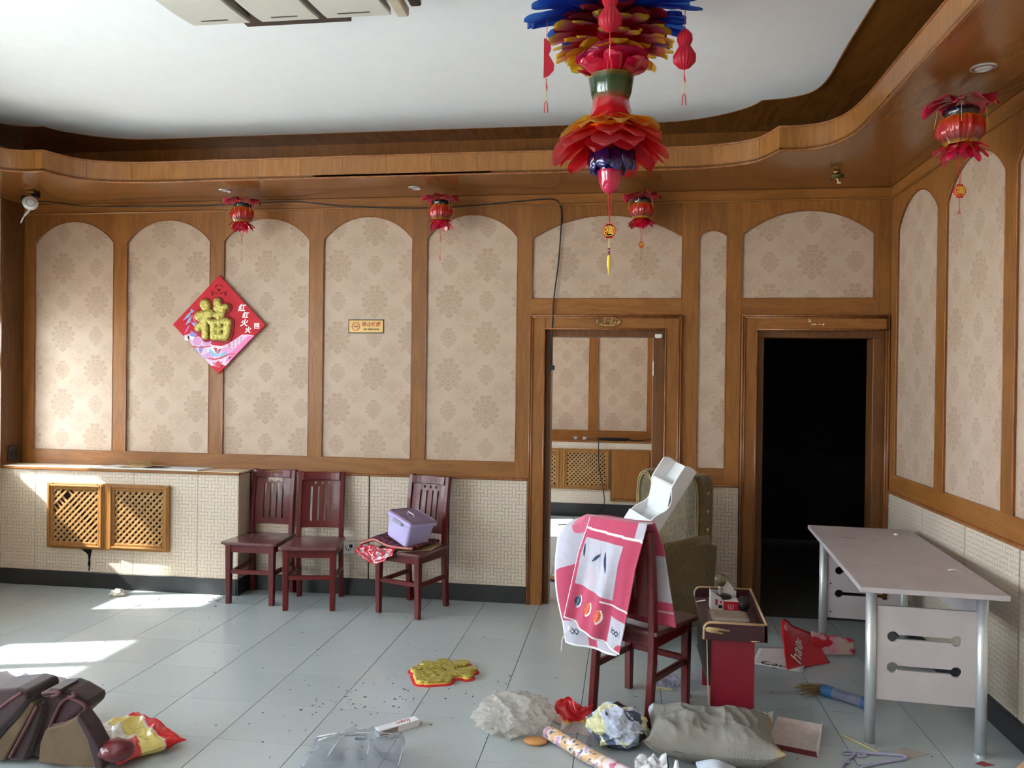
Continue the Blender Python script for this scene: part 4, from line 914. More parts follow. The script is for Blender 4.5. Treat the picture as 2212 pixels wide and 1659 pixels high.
pprint('printed_violet', [[(-.225, -.045), (-.24, -.085), (-.2, -.095), (-.17, -.08), (-.2, -.06)], [(-.15, -.16), (-.12, -.165), (-.14, -.225), (-.16, -.2)]], (140, 130, 206), .0184)
SILV = flat('silver_ink', (176, 174, 170), .3, .5)
for ch, x, y, s in (('红', .185, .125, .058), ('红', .215, .07, .05), ('火', .205, .012, .06), ('火', .236, -.042, .05)): ob('brush_lettering', MB().add(*text(ch, s, .0004, .25, .0012), Matrix.Translation((x, -.0176, y)) @ WALLM), SILV, po)
for x, y, s in ((.31, -.008, .02), (-.137, .175, .016)):
    ob('printed_seal', MB().add(*shape([[(x - s, y - s), (x + s, y - s), (x + s, y + s), (x - s, y + s)], [(x - s * .8, y - s * .8), (x + s * .8, y - s * .8), (x + s * .8, y + s * .8), (x - s * .8, y + s * .8)]], .0003), P2(0, .0176)), SILV, po)
    ob('seal_lettering', MB().add(*text('福', s * 1.5, .0003), Matrix.Translation((x, -.0176, y)) @ WALLM), SILV, po)
INKR = flat('poster_ink_red', (190, 30, 60), .5)
for k, (x, y0, n_) in enumerate(((.185, -.10, 5), (.155, -.115, 5), (.125, -.13, 5))):
    for q in range(n_): ob('small_lettering', MB().add(*text('大吉大利好运年年有余福寿康'[(k * 5 + q) % 13], .014, .0003), Matrix.Translation((x, -.0180, y0 - .017 * q)) @ WALLM), INKR, po)
ob('small_lettering', MB().add(*text('福', .03, .0003), Matrix.Translation((.09, -.018, -.155)) @ WALLM), INKR, po); ob('small_lettering', MB().add(*text('吉祥', .014, .0003), Matrix.Translation((-.235, -.0185, -.125)) @ WALLM), INKR, po)
FS = .305
sh = ob('foam_backing', MB().add(FGV, FGF, Matrix.Translation((-.028, -.0170, .03)) @ WALLM @ Matrix.Diagonal((FS, FS, .010, 1))), flat('poster_foam_red', (150, 14, 30), .6), po)
ob('raised_character', MB().add(FUV, FUF, Matrix.Translation((-.03, -.024, .034)) @ WALLM @ Matrix.Diagonal((FS, FS, .026, 1))), GOLD, po, smooth=True, label='raised gold glitter good-fortune character')
# its twin on the floor
AXF = Matrix.Translation((-.985, 4.27, 0)) @ Matrix.Rotation(radians(-62), 4, 'Z')
fu = thing('foam_character', 'fallen gold glitter foam character with a red backing lying flat on the floor tiles', 'decoration', M=AXF)
ob('red_backing', MB().add(FGV, FGF, Matrix.Diagonal((.33, .33, .007, 1))), flat('foam_red_sheet', (206, 40, 52), .6), fu)
ob('yellow_layer', MB().add(FUV, FUF, Matrix.Translation((0, 0, .006)) @ Matrix.Diagonal((.332, .332, .014, 1))), flat('foam_yellow', (236, 196, 92), .7), fu)
ob('gold_face', MB().add(FUV, FUF, Matrix.Translation((.004, .003, .019)) @ Matrix.Diagonal((.332, .332, .012, 1))), GOLD, fu, smooth=True)
# ------------------------------------------------------------------ signs
ns = thing('no_smoking_sign', 'small brass no-smoking sign with a black rim on the fourth wall panel', 'sign', (-1.944, W0 + DEP - .001, 2.012))
ob('plate', MB().box(-.138, .138, -.004, 0, -.052, .052), flat('sign_rim', (40, 32, 26), .4), ns); ob('face', MB().box(-.131, .131, -.006, -.003, -.045, .045), flat('brass_face', (196, 160, 98), .35, .3), ns)
SR = flat('sign_red', (168, 52, 46), .5); SBk = flat('sign_black', (44, 30, 24), .5)
ob('red_ring', MB().add(*shape([circ(-.078, 0, .032, 28), circ(-.078, 0, .027, 28)], .0005), P2(0, .0064)).prism(capsule(-.098, .02, -.058, -.02, .0022, 3), .006, .0068, WALLM), SR, ns)
ob('cigarette', MB().prism([(-.1, -.006), (-.058, -.004), (-.058, .001), (-.1, -.001)], .006, .0066, WALLM).tube([(-.06, -.0062, .006), (-.064, -.0062, .013), (-.056, -.0062, .018)], .0015, 4).tube([(-.07, -.0062, .006), (-.075, -.0062, .012), (-.068, -.0062, .018)], .0015, 4), SBk, ns)
ob('lettering', MB().add(*text('禁止吸烟', .036, .0005, 0, .0008), Matrix.Translation((.042, -.0064, .014)) @ WALLM), SR, ns); ob('lettering', MB().add(*text('NO SMOKING', .0172, .0005, 0, .0007, space=1.16), Matrix.Translation((.042, -.0064, -.022)) @ WALLM), SBk, ns)
pl = thing('door_plaque', 'oval carved wooden plaque above the lit doorway', 'plaque', (-.143, W0 - .018, 2.048))
el = [(.092 * cos(a * pi / 24), .036 * sin(a * pi / 24)) for a in range(48)]
ob('plate', MB().prism(el, 0, .008, WALLM), flat('plaque_wood', (172, 124, 62), .4, var=.12), pl, bevel=.001); ob('rim', MB().tube([(x, -.008, z) for x, z in el], .0028, 6, closed=True), flat('plaque_rim', (110, 74, 36), .4), pl, smooth=True)
ob('lettering', MB().add(*text('凤凰厅', .05, .0008, .15, .0008, space=1.1), Matrix.Translation((0, -.0088, -.001)) @ WALLM), SBk, pl)
# ------------------------------------------------------------------ ceiling fixtures
for lab, (x, y) in (('round recessed downlight in the soffit above the left wall panels', (-2.899, 5.406)), ('round recessed downlight in the soffit above the fourth wall panel', (-1.496, 5.451)), ('round recessed downlight in the right-hand soffit beside the right lantern', (1.472, 3.613))):
    t = thing('downlight', lab, 'light', (x, y, ZS), 0, 'recessed soffit downlights')
    ob('trim_ring', MB().lathe([(.034, .0), (.036, -.006), (.05, -.005), (.053, 0)], 28, cap=False), flat('chrome_ring', (200, 196, 196), .2, .8), t, smooth=True); ob('lens', MB().lathe([(.001, -.004), (.02, -.0035), (.035, -.001)], 24, cap=False), flat('frosted_lens', (214, 214, 216), .25), t, smooth=True)
t = thing('lamp_holder', 'bare brass lamp holder on the soffit above the dark doorway', 'light', (1.287, 5.246, ZS))
BR = flat('aged_brass', (150, 120, 62), .3, .8)
ob('rose', MB().lathe([(.001, 0), (.018, -.001), (.024, -.012), (.016, -.022)], 20), BR, t, smooth=True); ob('dish', MB().lathe([(.012, -.02), (.04, -.03), (.042, -.038), (.02, -.05), (.001, -.052)], 24), flat('dark_brass', (84, 74, 40), .3, .6), t, smooth=True)
ob('pin', MB().cyl((0, 0, -.05), (.012, .0, -.078), .004, None, 8).cyl((.002, 0, -.078), (.024, 0, -.078), .005, None, 8), flat('pale_pin', (210, 196, 180), .3), t); ob('spring_arm', MB().cyl((-.03, 0, -.04), (-.042, 0, -.066), .003, None, 6).cyl((.035, 0, -.04), (.05, 0, -.06), .003, None, 6), BLACK, t)
cc = thing('security_camera', 'white ball security camera hanging from the soffit in the left corner', 'camera', (-4.353, 5.275, ZS))
ob('junction_box', MB().box(-.075, -.02, -.02, .03, -.075, -.035).box(.0, .045, -.01, .04, -.05, -.002), BLACK, cc, bevel=.006); ob('brass_rose', MB().lathe([(.001, -.001), (.03, -.003), (.032, -.02), (.001, -.026)], 20), BR, cc, smooth=True)
bl = ob('ball', MB().ico(4, M4((0, -.01, -.092), s=.052)), flat('camera_white', (216, 218, 222), .3), cc, smooth=True)
dv = Vector((.62, -.78, -.12)).normalized(); qd = dv.to_track_quat('Z', 'Y').to_matrix().to_4x4(); Mb = Matrix.Translation((0, -.01, -.092)) @ qd
ob('lens_ring', MB().lathe([(.030, .041), (.031, .050), (.024, .052), (.022, .045)], 24, Mb, cap=False), flat('camera_ring', (170, 172, 176), .3), bl, smooth=True); ob('lens', MB().lathe([(.001, .049), (.012, .049), (.025, .045)], 20, Mb, cap=False), flat('camera_lens', (40, 44, 54), .1), bl, smooth=True)
ob('loose_wire', MB().tube(catmull([(-.01, -.01, -.14), (-.05, -.0, -.17), (-.075, .0, -.22), (-.085, .0, -.235), (-.07, 0, -.20), (-.03, 0, -.165), (0, -.01, -.14)], 5), .004, 6), flat('white_wire', (214, 214, 214), .5), cc, smooth=True)
ob('side_screw', MB().cyl((-.06, -.01, -.08), (.075, -.02, -.10), .004, None, 8), flat('camera_white', (216, 218, 222), .3), cc)
cbl = [(-4.33, 5.30, 2.90), (-4.40, 5.55, 2.95), (-4.25, W0 - .02, 2.95), (-3.795, W0 - .022, 2.938), (-3.3, W0 - .022, 2.932), (-2.949, W0 - .022, 2.941), (-2.501, W0 - .022, 2.950), (-2.135, W0 - .022, 2.910), (-1.633, W0 - .026, 2.884), (-1.213, W0 - .026, 2.889), (-.869, W0 - .026, 2.912), (-.62, W0 - .022, 2.93), (-.53, W0 - .016, 2.925), (-.495, W0 - .012, 2.88), (-.486, W0 - .01, 2.80), (-.494, W0 - .006, 2.62), (-.506, W0 - .004, 2.45), (-.532, W0 - .01, 2.23), (-.540, W0 - .024, 2.05), (-.545, W0 - .01, 1.97), (-.547, W0 + .02, 1.8), (-.546, W0 + .024, 1.72)]
cb = thing('cable', 'thin black cable running from the camera along the back wall into the lit doorway', 'cable')
ob('wire', MB().tube(catmull(cbl, 6), .0052, 6), BLACK, cb, smooth=True); ob('plug_end', MB().box(-.556, -.525, W0 + .012, W0 + .034, 1.70, 1.735), flat('dark_green_plug', (20, 44, 40), .5), cb, bevel=.003)
lm = thing('ceiling_lamp', 'large ceiling lamp with three curved frosted panels on a dark metal frame', 'ceiling light', (-1.48, 3.12, ZC - .010))
FRM = flat('dark_bronze_frame', (70, 62, 60), .4, .3)
ob('base_plate', MB().box(-.50, .50, -.34, .34, -.05, 0), WHITE, lm, bevel=.004); ob('cross_bar', MB().box(-.34, .18, -.44, .46, -.075, -.05), FRM, lm, bevel=.004)
for x in (-.56, .50): ob('side_bar', MB().box(x, x + .05, -.40, .33, -.085, -.05), FRM, lm, bevel=.006)
FG = flat('frosted_lamp_panel', (214, 212, 204), .5, var=.02)
for x0, x1 in ((-.555, -.275), (-.215, .06), (.10, .40)):
    pm = ob('glass_panel', MB().grid(lambda u, v: (x0 + (x1 - x0) * u, -.36 + .72 * v, -.082 - .040 * sin(pi * (.06 + .88 * v)) ** .7), 3, 25), FG, lm, smooth=False, solid=.012)
    ob('dark_slot', MB().box(x0 + .07, x1 - .08, .298, .305, -.1115, -.104), FRM, pm)
    for xx in (x0 + .004, x1 - .004): ob('panel_side', MB().prism([(-.36, -.07)] + [(-.36 + .72 * k / 16, -.082 - .038 * sin(pi * (.06 + .88 * k / 16)) ** .7) for k in range(17)] + [(.36, -.07)], xx - .003, xx + .003, Matrix(((0, 0, 1, 0), (1, 0, 0, 0), (0, 1, 0, 0), (0, 0, 0, 1)))), flat('lamp_panel_side', (150, 146, 138), .6), pm)
ob('end_strip', MB().box(.43, .485, -.36, .36, -.115, -.07), flat('lamp_end_strip', (196, 186, 166), .5), lm, bevel=.006)
# ------------------------------------------------------------------ foil lanterns
FOIL = vcol('tinted_foil', .16, .6, .35, 40, var=.08, coat=.5, alpha=.44, trans=.65)
FOILS = vcol('shiny_foil', .14, .7, .3, 40, var=.08, coat=.8, alpha=.94, trans=.25)
def lerp3(a, b_, t): return tuple(a[i] + (b_[i] - a[i]) * t for i in range(3))
def grad(stops, t):
    for (t0, c0), (t1, c1) in zip(stops[:-1], stops[1:]):
        if t <= t1: return lerp3(c0, c1, max(0, (t - t0) / (t1 - t0 + 1e-9)))
    return stops[-1][1]
def rosette(z, r0, r1, n, lift, droop, width, stops, cup=.02, point=0, nt_=13, jit=.15, ph=0):
    mb = MB(); cols = []; nw = 5
    for k in range(n):
        a = 2 * pi * k / n + ph + quad(.08); R1 = r1 * (1 + quad(jit) * .5); dz = quad(jit) * .08; ro = quad(.35); o = len(mb.v)
        for j in range(nt_):
            t = 1 - (1 - j / (nt_ - 1)) ** 1.7; w = width * ((1 - t) ** .9 * 1.0 + .15 * t if point else (.35 + .65 * min(1, t * 1.5)) * sqrt(max(.0, 1 - max(0, (t - .80) / .2) ** 2)))
            r = r0 + (R1 - r0) * t
            for i in range(nw):
                s = -1 + 2 * i / (nw - 1); x, y = r, s * w
                zz = z + (lift + dz) * t - droop * t * t + cup * s * s * t * (1 if k % 2 else .4) + ro * s * w * t + .006 * nz(k * 3.1, t * 6, s * 3)
                mb.v.append((x * cos(a) - y * sin(a), x * sin(a) + y * cos(a), zz)); cols.append(grad(stops, min(1, t + .05 * abs(s))))
        mb.f += [(o + j * nw + i, o + j * nw + i + 1, o + (j + 1) * nw + i + 1, o + (j + 1) * nw + i) for j in range(nt_ - 1) for i in range(nw - 1)]
    mb.c = cols; return mb
def lathec(prof, n, stops, mod=None):
    mb = MB().lathe([p[:2] for p in prof], n, mod=mod, cap=False); mb.c = [grad(stops, i / (len(prof) - 1)) for i in range(len(prof)) for k in range(n)]; return mb
BLU, DNV, RD, MAG, YEL, ORA, GRN, PNK = L(22, 70, 170), L(22, 18, 74), L(206, 22, 34), L(206, 20, 74), L(248, 214, 60), L(240, 150, 40), L(34, 74, 44), L(232, 120, 150)
CORD = flat('red_cord', (196, 34, 44), .7); GCORD = flat('gold_cord', (222, 196, 110), .6); TASY = flat('yellow_tassel', (236, 206, 70), .7); TAG_R = flat('tag_red', (206, 40, 40), .4); TAG_G = flat('tag_gold', (232, 186, 70), .4, .3)
BX, BY = -.085, 3.4
bl = thing('foil_lantern', 'huge many-tiered blue, red and yellow foil lantern hanging from the white ceiling', 'lantern', (BX, BY, 0))
ob('hanging_cord', MB().cyl((0, 0, 2.5), (0, 0, ZC - .012), .003, None, 6), CORD, bl)
for args in ((3.255, .05, .34, 18, .0, .02, .042, [(0, DNV), (.5, BLU), (1, L(70, 120, 206))]), (3.21, .05, .36, 20, -.02, .02, .040, [(0, DNV), (.45, BLU), (1, L(60, 112, 200))]), (3.155, .04, .32, 18, -.02, .02, .03, [(0, DNV), (.55, L(90, 30, 60)), (.7, BLU), (1, BLU)]),
             (3.14, .05, .24, 16, .0, .03, .04, [(0, L(90, 20, 40)), (1, L(190, 50, 70))]), (3.09, .04, .27, 18, -.01, .03, .034, [(0, RD), (.6, L(200, 40, 50)), (.8, PNK), (1, YEL)]), (3.045, .04, .25, 18, -.01, .03, .03, [(0, RD), (.55, RD), (.75, PNK), (1, YEL)]), (3.02, .04, .19, 14, -.02, .02, .04, [(0, ORA), (1, YEL)])):
    ob('petal_ring', rosette(*args), FOIL, bl, smooth=True)
ob('core', lathec([(.05, 3.27), (.07, 3.15), (.06, 3.02), (.085, 2.95)], 20, [(0, DNV), (.4, L(120, 20, 40)), (1, RD)], lambda t, r, z: 1 + .12 * cos(10 * t)), FOILS, bl, smooth=True)
for args in ((2.915, .06, .16, 10, .085, .03, .06, [(0, L(190, 20, 60)), (.7, MAG), (1, L(226, 60, 130))]), (2.90, .06, .145, 9, .09, .03, .05, [(0, RD), (1, MAG)])): ob('petal_ring', rosette(*args, .03), FOILS if args[0] < 2.91 else FOIL, bl, smooth=True)
ob('waist', lathec([(.092, 2.915), (.088, 2.89), (.08, 2.84), (.073, 2.82), (.074, 2.80), (.085, 2.76), (.115, 2.72), (.135, 2.70)], 28, [(0, L(120, 100, 40)), (.15, GRN), (.4, L(60, 90, 50)), (.5, RD), (1, RD)], lambda t, r, z: 1 + .05 * cos(8 * t)), FOILS, bl, smooth=True)
for args in ((2.735, .05, .19, 12, -.02, .05, .045, [(0, ORA), (.6, YEL), (1, L(240, 180, 90))], .02, 1), (2.72, .06, .22, 14, -.02, .05, .045, [(0, ORA), (.6, ORA), (1, L(236, 200, 110))]), (2.69, .05, .235, 12, -.01, .08, .055, [(0, RD), (.45, L(226, 60, 40)), (1, L(240, 120, 120))]), (2.665, .05, .25, 11, -.01, .095, .06, [(0, RD), (.5, L(214, 40, 60)), (1, L(238, 120, 130))]), (2.65, .05, .215, 10, -.02, .09, .055, [(0, RD), (1, L(220, 50, 60))])): ob('petal_ring', rosette(*args), FOIL, bl, smooth=True)
ob('lower_core', lathec([(.10, 2.70), (.07, 2.66), (.055, 2.60), (.058, 2.55), (.053, 2.515)], 24, [(0, ORA), (.3, RD), (.55, DNV), (1, DNV)], lambda t, r, z: 1 + .06 * cos(9 * t)), FOILS, bl, smooth=True)
for k in range(9):
    a = 2 * pi * k / 9 + .2 + quad(.12); mb = MB().ico(3, M4(((.085 + quad(.012)) * cos(a), (.085 + quad(.012)) * sin(a), 2.558 + quad(.008)), a, s=(.016, .036, .046)), lambda v: v * (1 + .30 * nz(v.x * 1.5 + k, v.y * 1.5, v.z * 1.5))); me = mb.mesh('puff_petal'); colby(me, lambda p: DNV if p.z > 2.535 else L(34, 30, 120)); ob('puff_petal', me, FOILS, bl, smooth=True)
ob('tip_bulb', lathec([(.052, 2.525), (.050, 2.50), (.044, 2.47), (.034, 2.44), (.02, 2.424), (.002, 2.42)], 24, [(0, MAG), (.6, L(214, 24, 80)), (1, L(190, 30, 60))], lambda t, r, z: 1 + .04 * cos(8 * t)), FOILS, bl, smooth=True)
ob('tag_cord', MB().cyl((-.006, 0, 2.43), (0, 0, 2.29), .0016, None, 5).cyl((.008, 0, 2.43), (0, 0, 2.29), .0016, None, 5), CORD, bl)
def roundtag(par, x, y, z, r):
    tg = ob('round_tag', MB().prism(circ(0, 0, r, 24), -.003, .003, Matrix.Translation((x, y, z)) @ WALLM).box(x - r * .5, x + r * .5, y - .003, y + .003, z - r * 1.12, z + r * 1.12), TAG_R, par)
    ob('tag_ring', MB().tube([(x + p, y - .003, z + q) for p, q in circ(0, 0, r * .78, 20)], r * .06, 5, closed=True), TAG_G, tg); ob('tag_lettering', MB().add(*text('福', r * 1.25, .0008, 0, .0006), Matrix.Translation((x, y - .004, z)) @ WALLM), TAG_G, tg)
roundtag(bl, 0, 0, 2.262, .028)
ob('tag_gold_cord', MB().cyl((0, 0, 2.232), (0, 0, 2.185), .002, None, 6), GCORD, bl); ob('bead', MB().ico(2, M4((0, 0, 2.186), s=.005)).cyl((0, 0, 2.178), (0, 0, 2.16), .0042, None, 8), flat('dark_red_bead', (120, 22, 34), .3), bl)
ob('tassel', MB().lathe([(.003, 2.162), (.007, 2.15), (.008, 2.12), (.004, 2.10), (.0015, 2.075)], 10), TASY, bl, smooth=True)
GRD = filmmat('gourd_red_tissue', (206, 34, 60), .9, .35, .35)
def gourd(x, y, z, rz, full):
    prof = [(.002, .165), (.012, .16), (.028, .14), (.030, .118), (.021, .096), (.030, .08), (.044, .055), (.042, .03), (.022, .008), (.003, .0)]
    if full: mb = MB().lathe(prof, 72, M4((x, y, z), rz), lambda t, r, q: 1 + .06 * cos(18 * t))
    else:
        mb = MB()
        for k in range(5): mb.prism([(0, prof[0][1])] + prof + [(0, 0)], -.0006, .0006, M4((x - .012, y, z), rz + (k - 2) * .05) @ WALLM)
    g = ob('gourd_pendant', mb, GRD, bl, smooth=full)
    ob('pendant_cord', MB().cyl((x, y, z + .16), (x, y, z + .24), .0016, None, 5).cyl((x, y, z), (x, y, z - .045), .0018, None, 5).tube([(x, y, z - .02), (x + .004, y, z - .045), (x, y, z - .055)], .002, 5), CORD, g); ob('pendant_gold', MB().cyl((x, y, z - .05), (x, y, z - .10), .0018, None, 6), GCORD, g)
    ob('pendant_tassel', MB().tube([(x - .007, y, z - .145), (x - .005, y, z - .105), (x, y, z - .095), (x + .005, y, z - .105), (x + .008, y, z - .145)], .0022, 5), CORD, g)
gourd(-.266, -.10, 2.885, .0, False); gourd(.297, -.10, 2.895, .4, True); gourd(.0, -.30, 2.975, .2, True)
def small_lantern(label, x, y, s=1.0, tagz=-.40, rz=0, tagc=True, tagr=.02):
    t = thing('hanging_lantern', label, 'lantern', (x, y, ZS), rz, 'small red foil lanterns under the soffit')
    z0 = -.055
    ob('hanging_cord', MB().cyl((0, 0, 0), (0, 0, -.075 * s), .0014, None, 5), CORD, t)
    cs, cr_ = [], []
    def canf(u, v):
        a = 2 * pi * u; r = (.012 + .112 * v) * s * (1 + v * (.10 * cos(7 * a + x) + .10 * nz(3 * cos(a), 3 * sin(a), x * 9))); return (r * cos(a), r * sin(a), (z0 + .012 - .030 * v ** 1.6 - v * v * (.018 * cos(7 * a + 1 + x) + .022 * nz(4 * cos(a), 4 * sin(a), x * 5))) * s)
    mb = MB().grid(canf, 84, 10, cu=True); mb.c = [grad([(0, L(140, 14, 36)), (.6, L(176, 20, 44)), (1, L(214, 44, 84))], j / 9) for j in range(10) for i in range(84)]; ob('canopy', mb, FOILS, t, smooth=True, solid=.0012)
    ob('black_band', lathec([(.055 * s, (z0 - .03) * s), (.062 * s, (z0 - .045) * s), (.05 * s, (z0 - .062) * s)], 24, [(0, L(34, 20, 50)), (1, L(26, 30, 30))], lambda a, r, z: 1 + .08 * cos(9 * a)), FOILS, t, smooth=True)
    ob('body', lathec([(.05 * s, (z0 - .058) * s), (.072 * s, (z0 - .075) * s), (.080 * s, (z0 - .10) * s), (.078 * s, (z0 - .125) * s), (.062 * s, (z0 - .15) * s), (.05 * s, (z0 - .165) * s)], 72, [(0, ORA), (.2, L(226, 90, 36)), (.4, L(214, 44, 34)), (.7, L(190, 20, 32)), (.88, L(60, 60, 30)), (1, L(206, 150, 40))], lambda a, r, z: 1 + .05 * cos(24 * a) + .16 * nz(a * 5, z * 70, r * 9)), FOILS, t, smooth=True)
    ob('fringe', rosette((z0 - .165) * s, .03 * s, .088 * s, 13, -.01, .035 * s, .02 * s, [(0, ORA), (.3, RD), (1, L(206, 26, 60))], .008, 0, 7, .3), FOILS, t, smooth=True)
    ob('inner_fringe', rosette((z0 - .165) * s, .03 * s, .07 * s, 11, -.015, .045 * s, .016 * s, [(0, ORA), (.3, RD), (1, MAG)], .006, 0, 7, .3, .2), FOILS, t, smooth=True)
    for k in range(5): a = 2 * pi * k / 5 + .5; ob('gold_thread', MB().tube([(.082 * s * cos(a), .082 * s * sin(a), (z0 - .035) * s), (.092 * s * cos(a), .092 * s * sin(a), (z0 - .10) * s)], .0011, 5), GCORD, t, smooth=True)
    ob('tag_threads', MB().cyl((-.012, 0, (z0 - .18) * s), (0, 0, tagz + .02), .0012, None, 5).cyl((.012, 0, (z0 - .18) * s), (0, 0, tagz + .02), .0012, None, 5).cyl((0, 0, tagz - .02), (0, 0, tagz - .07), .0012, None, 5), CORD, t)
    if tagc: roundtag(t, 0, 0, tagz, tagr)
    ob('tassel', MB().tube([(-.004, 0, tagz - .105), (0, 0, tagz - .068), (.004, 0, tagz - .105)], .0018, 5), CORD, t)
    return t
small_lantern('small red foil lantern leftmost of those along the back soffit, above the poster', -2.80, 5.46, tagc=False, rz=.3)
small_lantern('small red foil lantern above the fifth wall panel, with a plain thread', -1.325, 5.50, tagc=False, rz=1.4)
small_lantern('small red foil lantern with a round tag, above the lit doorway', .082, 5.56, rz=.15)
small_lantern('small red foil lantern with a red and gold tag, hanging by the right wall', 1.468, 3.83, 1.2, tagz=-.47, rz=.1, tagr=.027)
# ------------------------------------------------------------------ soft and crumpled things on the floor
def lump(name, label, cat, c, r, mat, colfn=None, sub=5, amp=.35, fq=1.6, seed=0, lab=None, ridge=True, flatz=.0, solid=0, fine=0, octv=4):
    def d(v):
        q = v * fq + Vector((seed, seed * 1.7, -seed)); k = crease(q, 1, octv) * .5 - .1 if ridge else .5 + .5 * noise.noise(q)
        w = 1 + amp * (k - .45) * 1.6 + fine * (abs(nz(q.x * 4, q.y * 4, q.z * 4)) - .2) * 2; return Vector((c[0] + v.x * r[0] * w, c[1] + v.y * r[1] * w, max(flatz + .002 * abs(nz(v.x * 8, v.y * 8)), c[2] + v.z * r[2] * w)))
    me = MB().ico(sub, None, d).mesh(name)
    if colfn: colby(me, colfn)
    o = tag(ob(name, me, mat, smooth=True, solid=solid), label, cat); return o
m, nt, b = newmat('milky_crumpled_plastic'); k = coords(nt); n1 = noi(nt, k, 30, 4, .6); b.inputs['Base Color'].default_value = (*L(236, 234, 230), 1); b.inputs['Roughness'].default_value = .16; b.inputs['Coat Weight'].default_value = .5; bump(nt, b, noi(nt, k, 24, 3, .6, 1.5), .5, .02); film(m, L(240, 238, 234), .52, .45); MILK = m
lump('plastic_bag', 'crumpled milky plastic bag on the floor left of the pink-towel chair', 'bag', (-.50, 3.67, .065), (.185, .165, .082), MILK, sub=6, amp=.34, fq=1.5, seed=3)
lump('wooden_block', 'small rounded orange-brown wooden piece under the milky plastic bag', 'block', (-.385, 3.525, .012), (.055, .035, .016), flat('orange_wood', (196, 140, 84), .6), sub=3, amp=.05, seed=1)
def quilt(p):
    a = nz(p.x * 9 + 3, p.y * 9, p.z * 9); b2 = nz(p.x * 14, p.y * 14 + 9, p.z * 14)
    if abs(sin(p.x * 60 + p.z * 70 + 4 * a)) < .12: return L(236, 236, 236)
    if b2 > .22: return L(206, 204, 156)
    if a > .12: return L(84, 96, 118)
    if a < -.28: return L(60, 56, 60)
    return L(182, 192, 212)
lump('patterned_cloth', 'bundled pale blue, navy and cream patterned cloth beside the grey pillow', 'cloth', (-.025, 3.60, .075), (.135, .13, .088), vcol('patchwork_cloth', .85, .2, .3, 200), quilt, sub=6, amp=.24, fq=1.0, seed=8, octv=3)
CLEAR = filmmat('clear_film', (240, 240, 242), .16, .06, .2)
def shred(p):
    return L(206, 26, 36) if p.z > .045 + .02 * nz(p.x * 20, 0, 0) else (L(232, 190, 90) if p.z > .038 else L(226, 214, 210))
mb = MB().grid(lambda u, v: (-.30 + .17 * u + .02 * sin(v * 6), 3.75 + .05 * nz(u * 3, v * 3, 2) - .10 * (1 - v), .004 + .105 * v + .02 * sin(u * 6) * v + .012 * nz(u * 8, v * 8, 5)), 30, 24)
tag(ob('torn_wrapper', colby(mb.mesh('torn_wrapper'), shred), vcol('red_clear_wrapper', .15, .6, .3, 60, coat=.6, alpha=.85, trans=.3), smooth=True), 'torn red and clear plastic wrapper on the floor by the near chair leg', 'wrapper')
mb = MB().grid(lambda u, v: (-.17 + .10 * u + .03 * v, 3.50 + .16 * v + .03 * nz(u * 4, v * 4, 1), .004 + .05 * abs(nz(u * 6, v * 6, 8)) + .02 * u), 26, 26)
tag(ob('plastic_film', mb, CLEAR, smooth=True), 'crinkled clear plastic film between the wrapper and the patterned cloth', 'film')
tag(ob('paper_strip', MB().grid(lambda u, v: (-.40 + .16 * u + .04 * v, 3.84 - .16 * u + .05 * v, .004 + .004 * sin(u * 4)), 8, 3), flat('pinkish_paper', (206, 184, 172), .7), solid=.002), 'pinkish flat paper strip behind the milky plastic bag', 'paper')
rp = thing('paper_roll', 'printed paper roll lying on the floor in front of the milky plastic bag', 'roll')
P0, P1, P2_ = Vector((-.335, 3.575, .034)), Vector((-.06, 3.30, .034)), Vector((.075, 3.165, .034))
ax = (P1 - P0).normalized(); ux = ax.cross(Vector((0, 0, 1))).normalized(); uz = Vector((0, 0, 1))
def rollpart(a, b_, r0, cf, nm, lab=None):
    mb = MB().grid(lambda u, v: a.lerp(b_, v) + (ux * cos(2 * pi * u) + uz * sin(2 * pi * u)) * (r0 + .003 * nz(u * 5, v * 9, 1)), 40, 60, cu=True); me = mb.mesh(nm); colby(me, cf); return ob(nm, me, vcol('printed_roll_paper', .4, .4, .2, 90), rp, smooth=True, label=lab)
def rcf(p):
    q = nz(p.x * 34, p.y * 34, p.z * 40); w2 = nz(p.x * 70, p.y * 70 + 5, p.z * 60)
    return L(72, 84, 120) if w2 > .34 else (L(214, 176, 134) if q < .02 else (L(226, 216, 214) if q < .3 else L(196, 160, 190)))
rollpart(P0, P1, .031, rcf, 'printed_sleeve'); rollpart(P1, P2_, .036, lambda p: L(226, 208, 214) if nz(p.x * 40, p.y * 40, p.z * 40) < .3 else L(206, 120, 140), 'pink_wrap', 'pinkish white paper wrapped round the near end')
ob('core_end', MB().cyl(P0, P0 + ax * .004, .030, None, 24), flat('roll_core_brown', (150, 120, 84), .8), rp)
def bagshape(lx, ly, h, n1=40, n2=30, seed=0, rough=.02, pinch=.25, pw=2.2, lift=0):
    """a filled pillow-shaped bag: closed top and underside meeting at the seam"""
    mb = MB()
    def f(sg):
        def g(u, v):
            a, b2 = 2 * u - 1, 2 * v - 1; e = max(0, 1 - abs(a) ** pw) ** .5 * max(0, 1 - abs(b2) ** pw) ** .5
            x = a * lx / 2 * (1 - pinch * .25 * (1 - b2 * b2) * abs(a)); y = b2 * ly / 2 * (1 - pinch * (1 - a * a) * abs(b2) * .35)
            z = h * .42 + sg * e * h * (.58 if sg > 0 else .42) + (rough * crease((a * 1.5 + seed, b2 * .9 + a * .4, sg), .9, 3) - rough * .9) * (e if sg < 0 else (.25 + e))
            z += lift * abs(a) ** 4 * abs(b2) ** 3
            return (x, y, max(.0015, z))
        return g
    mb.grid(f(1), n1, n2); mb.grid(f(-1), n1, n2); return mb
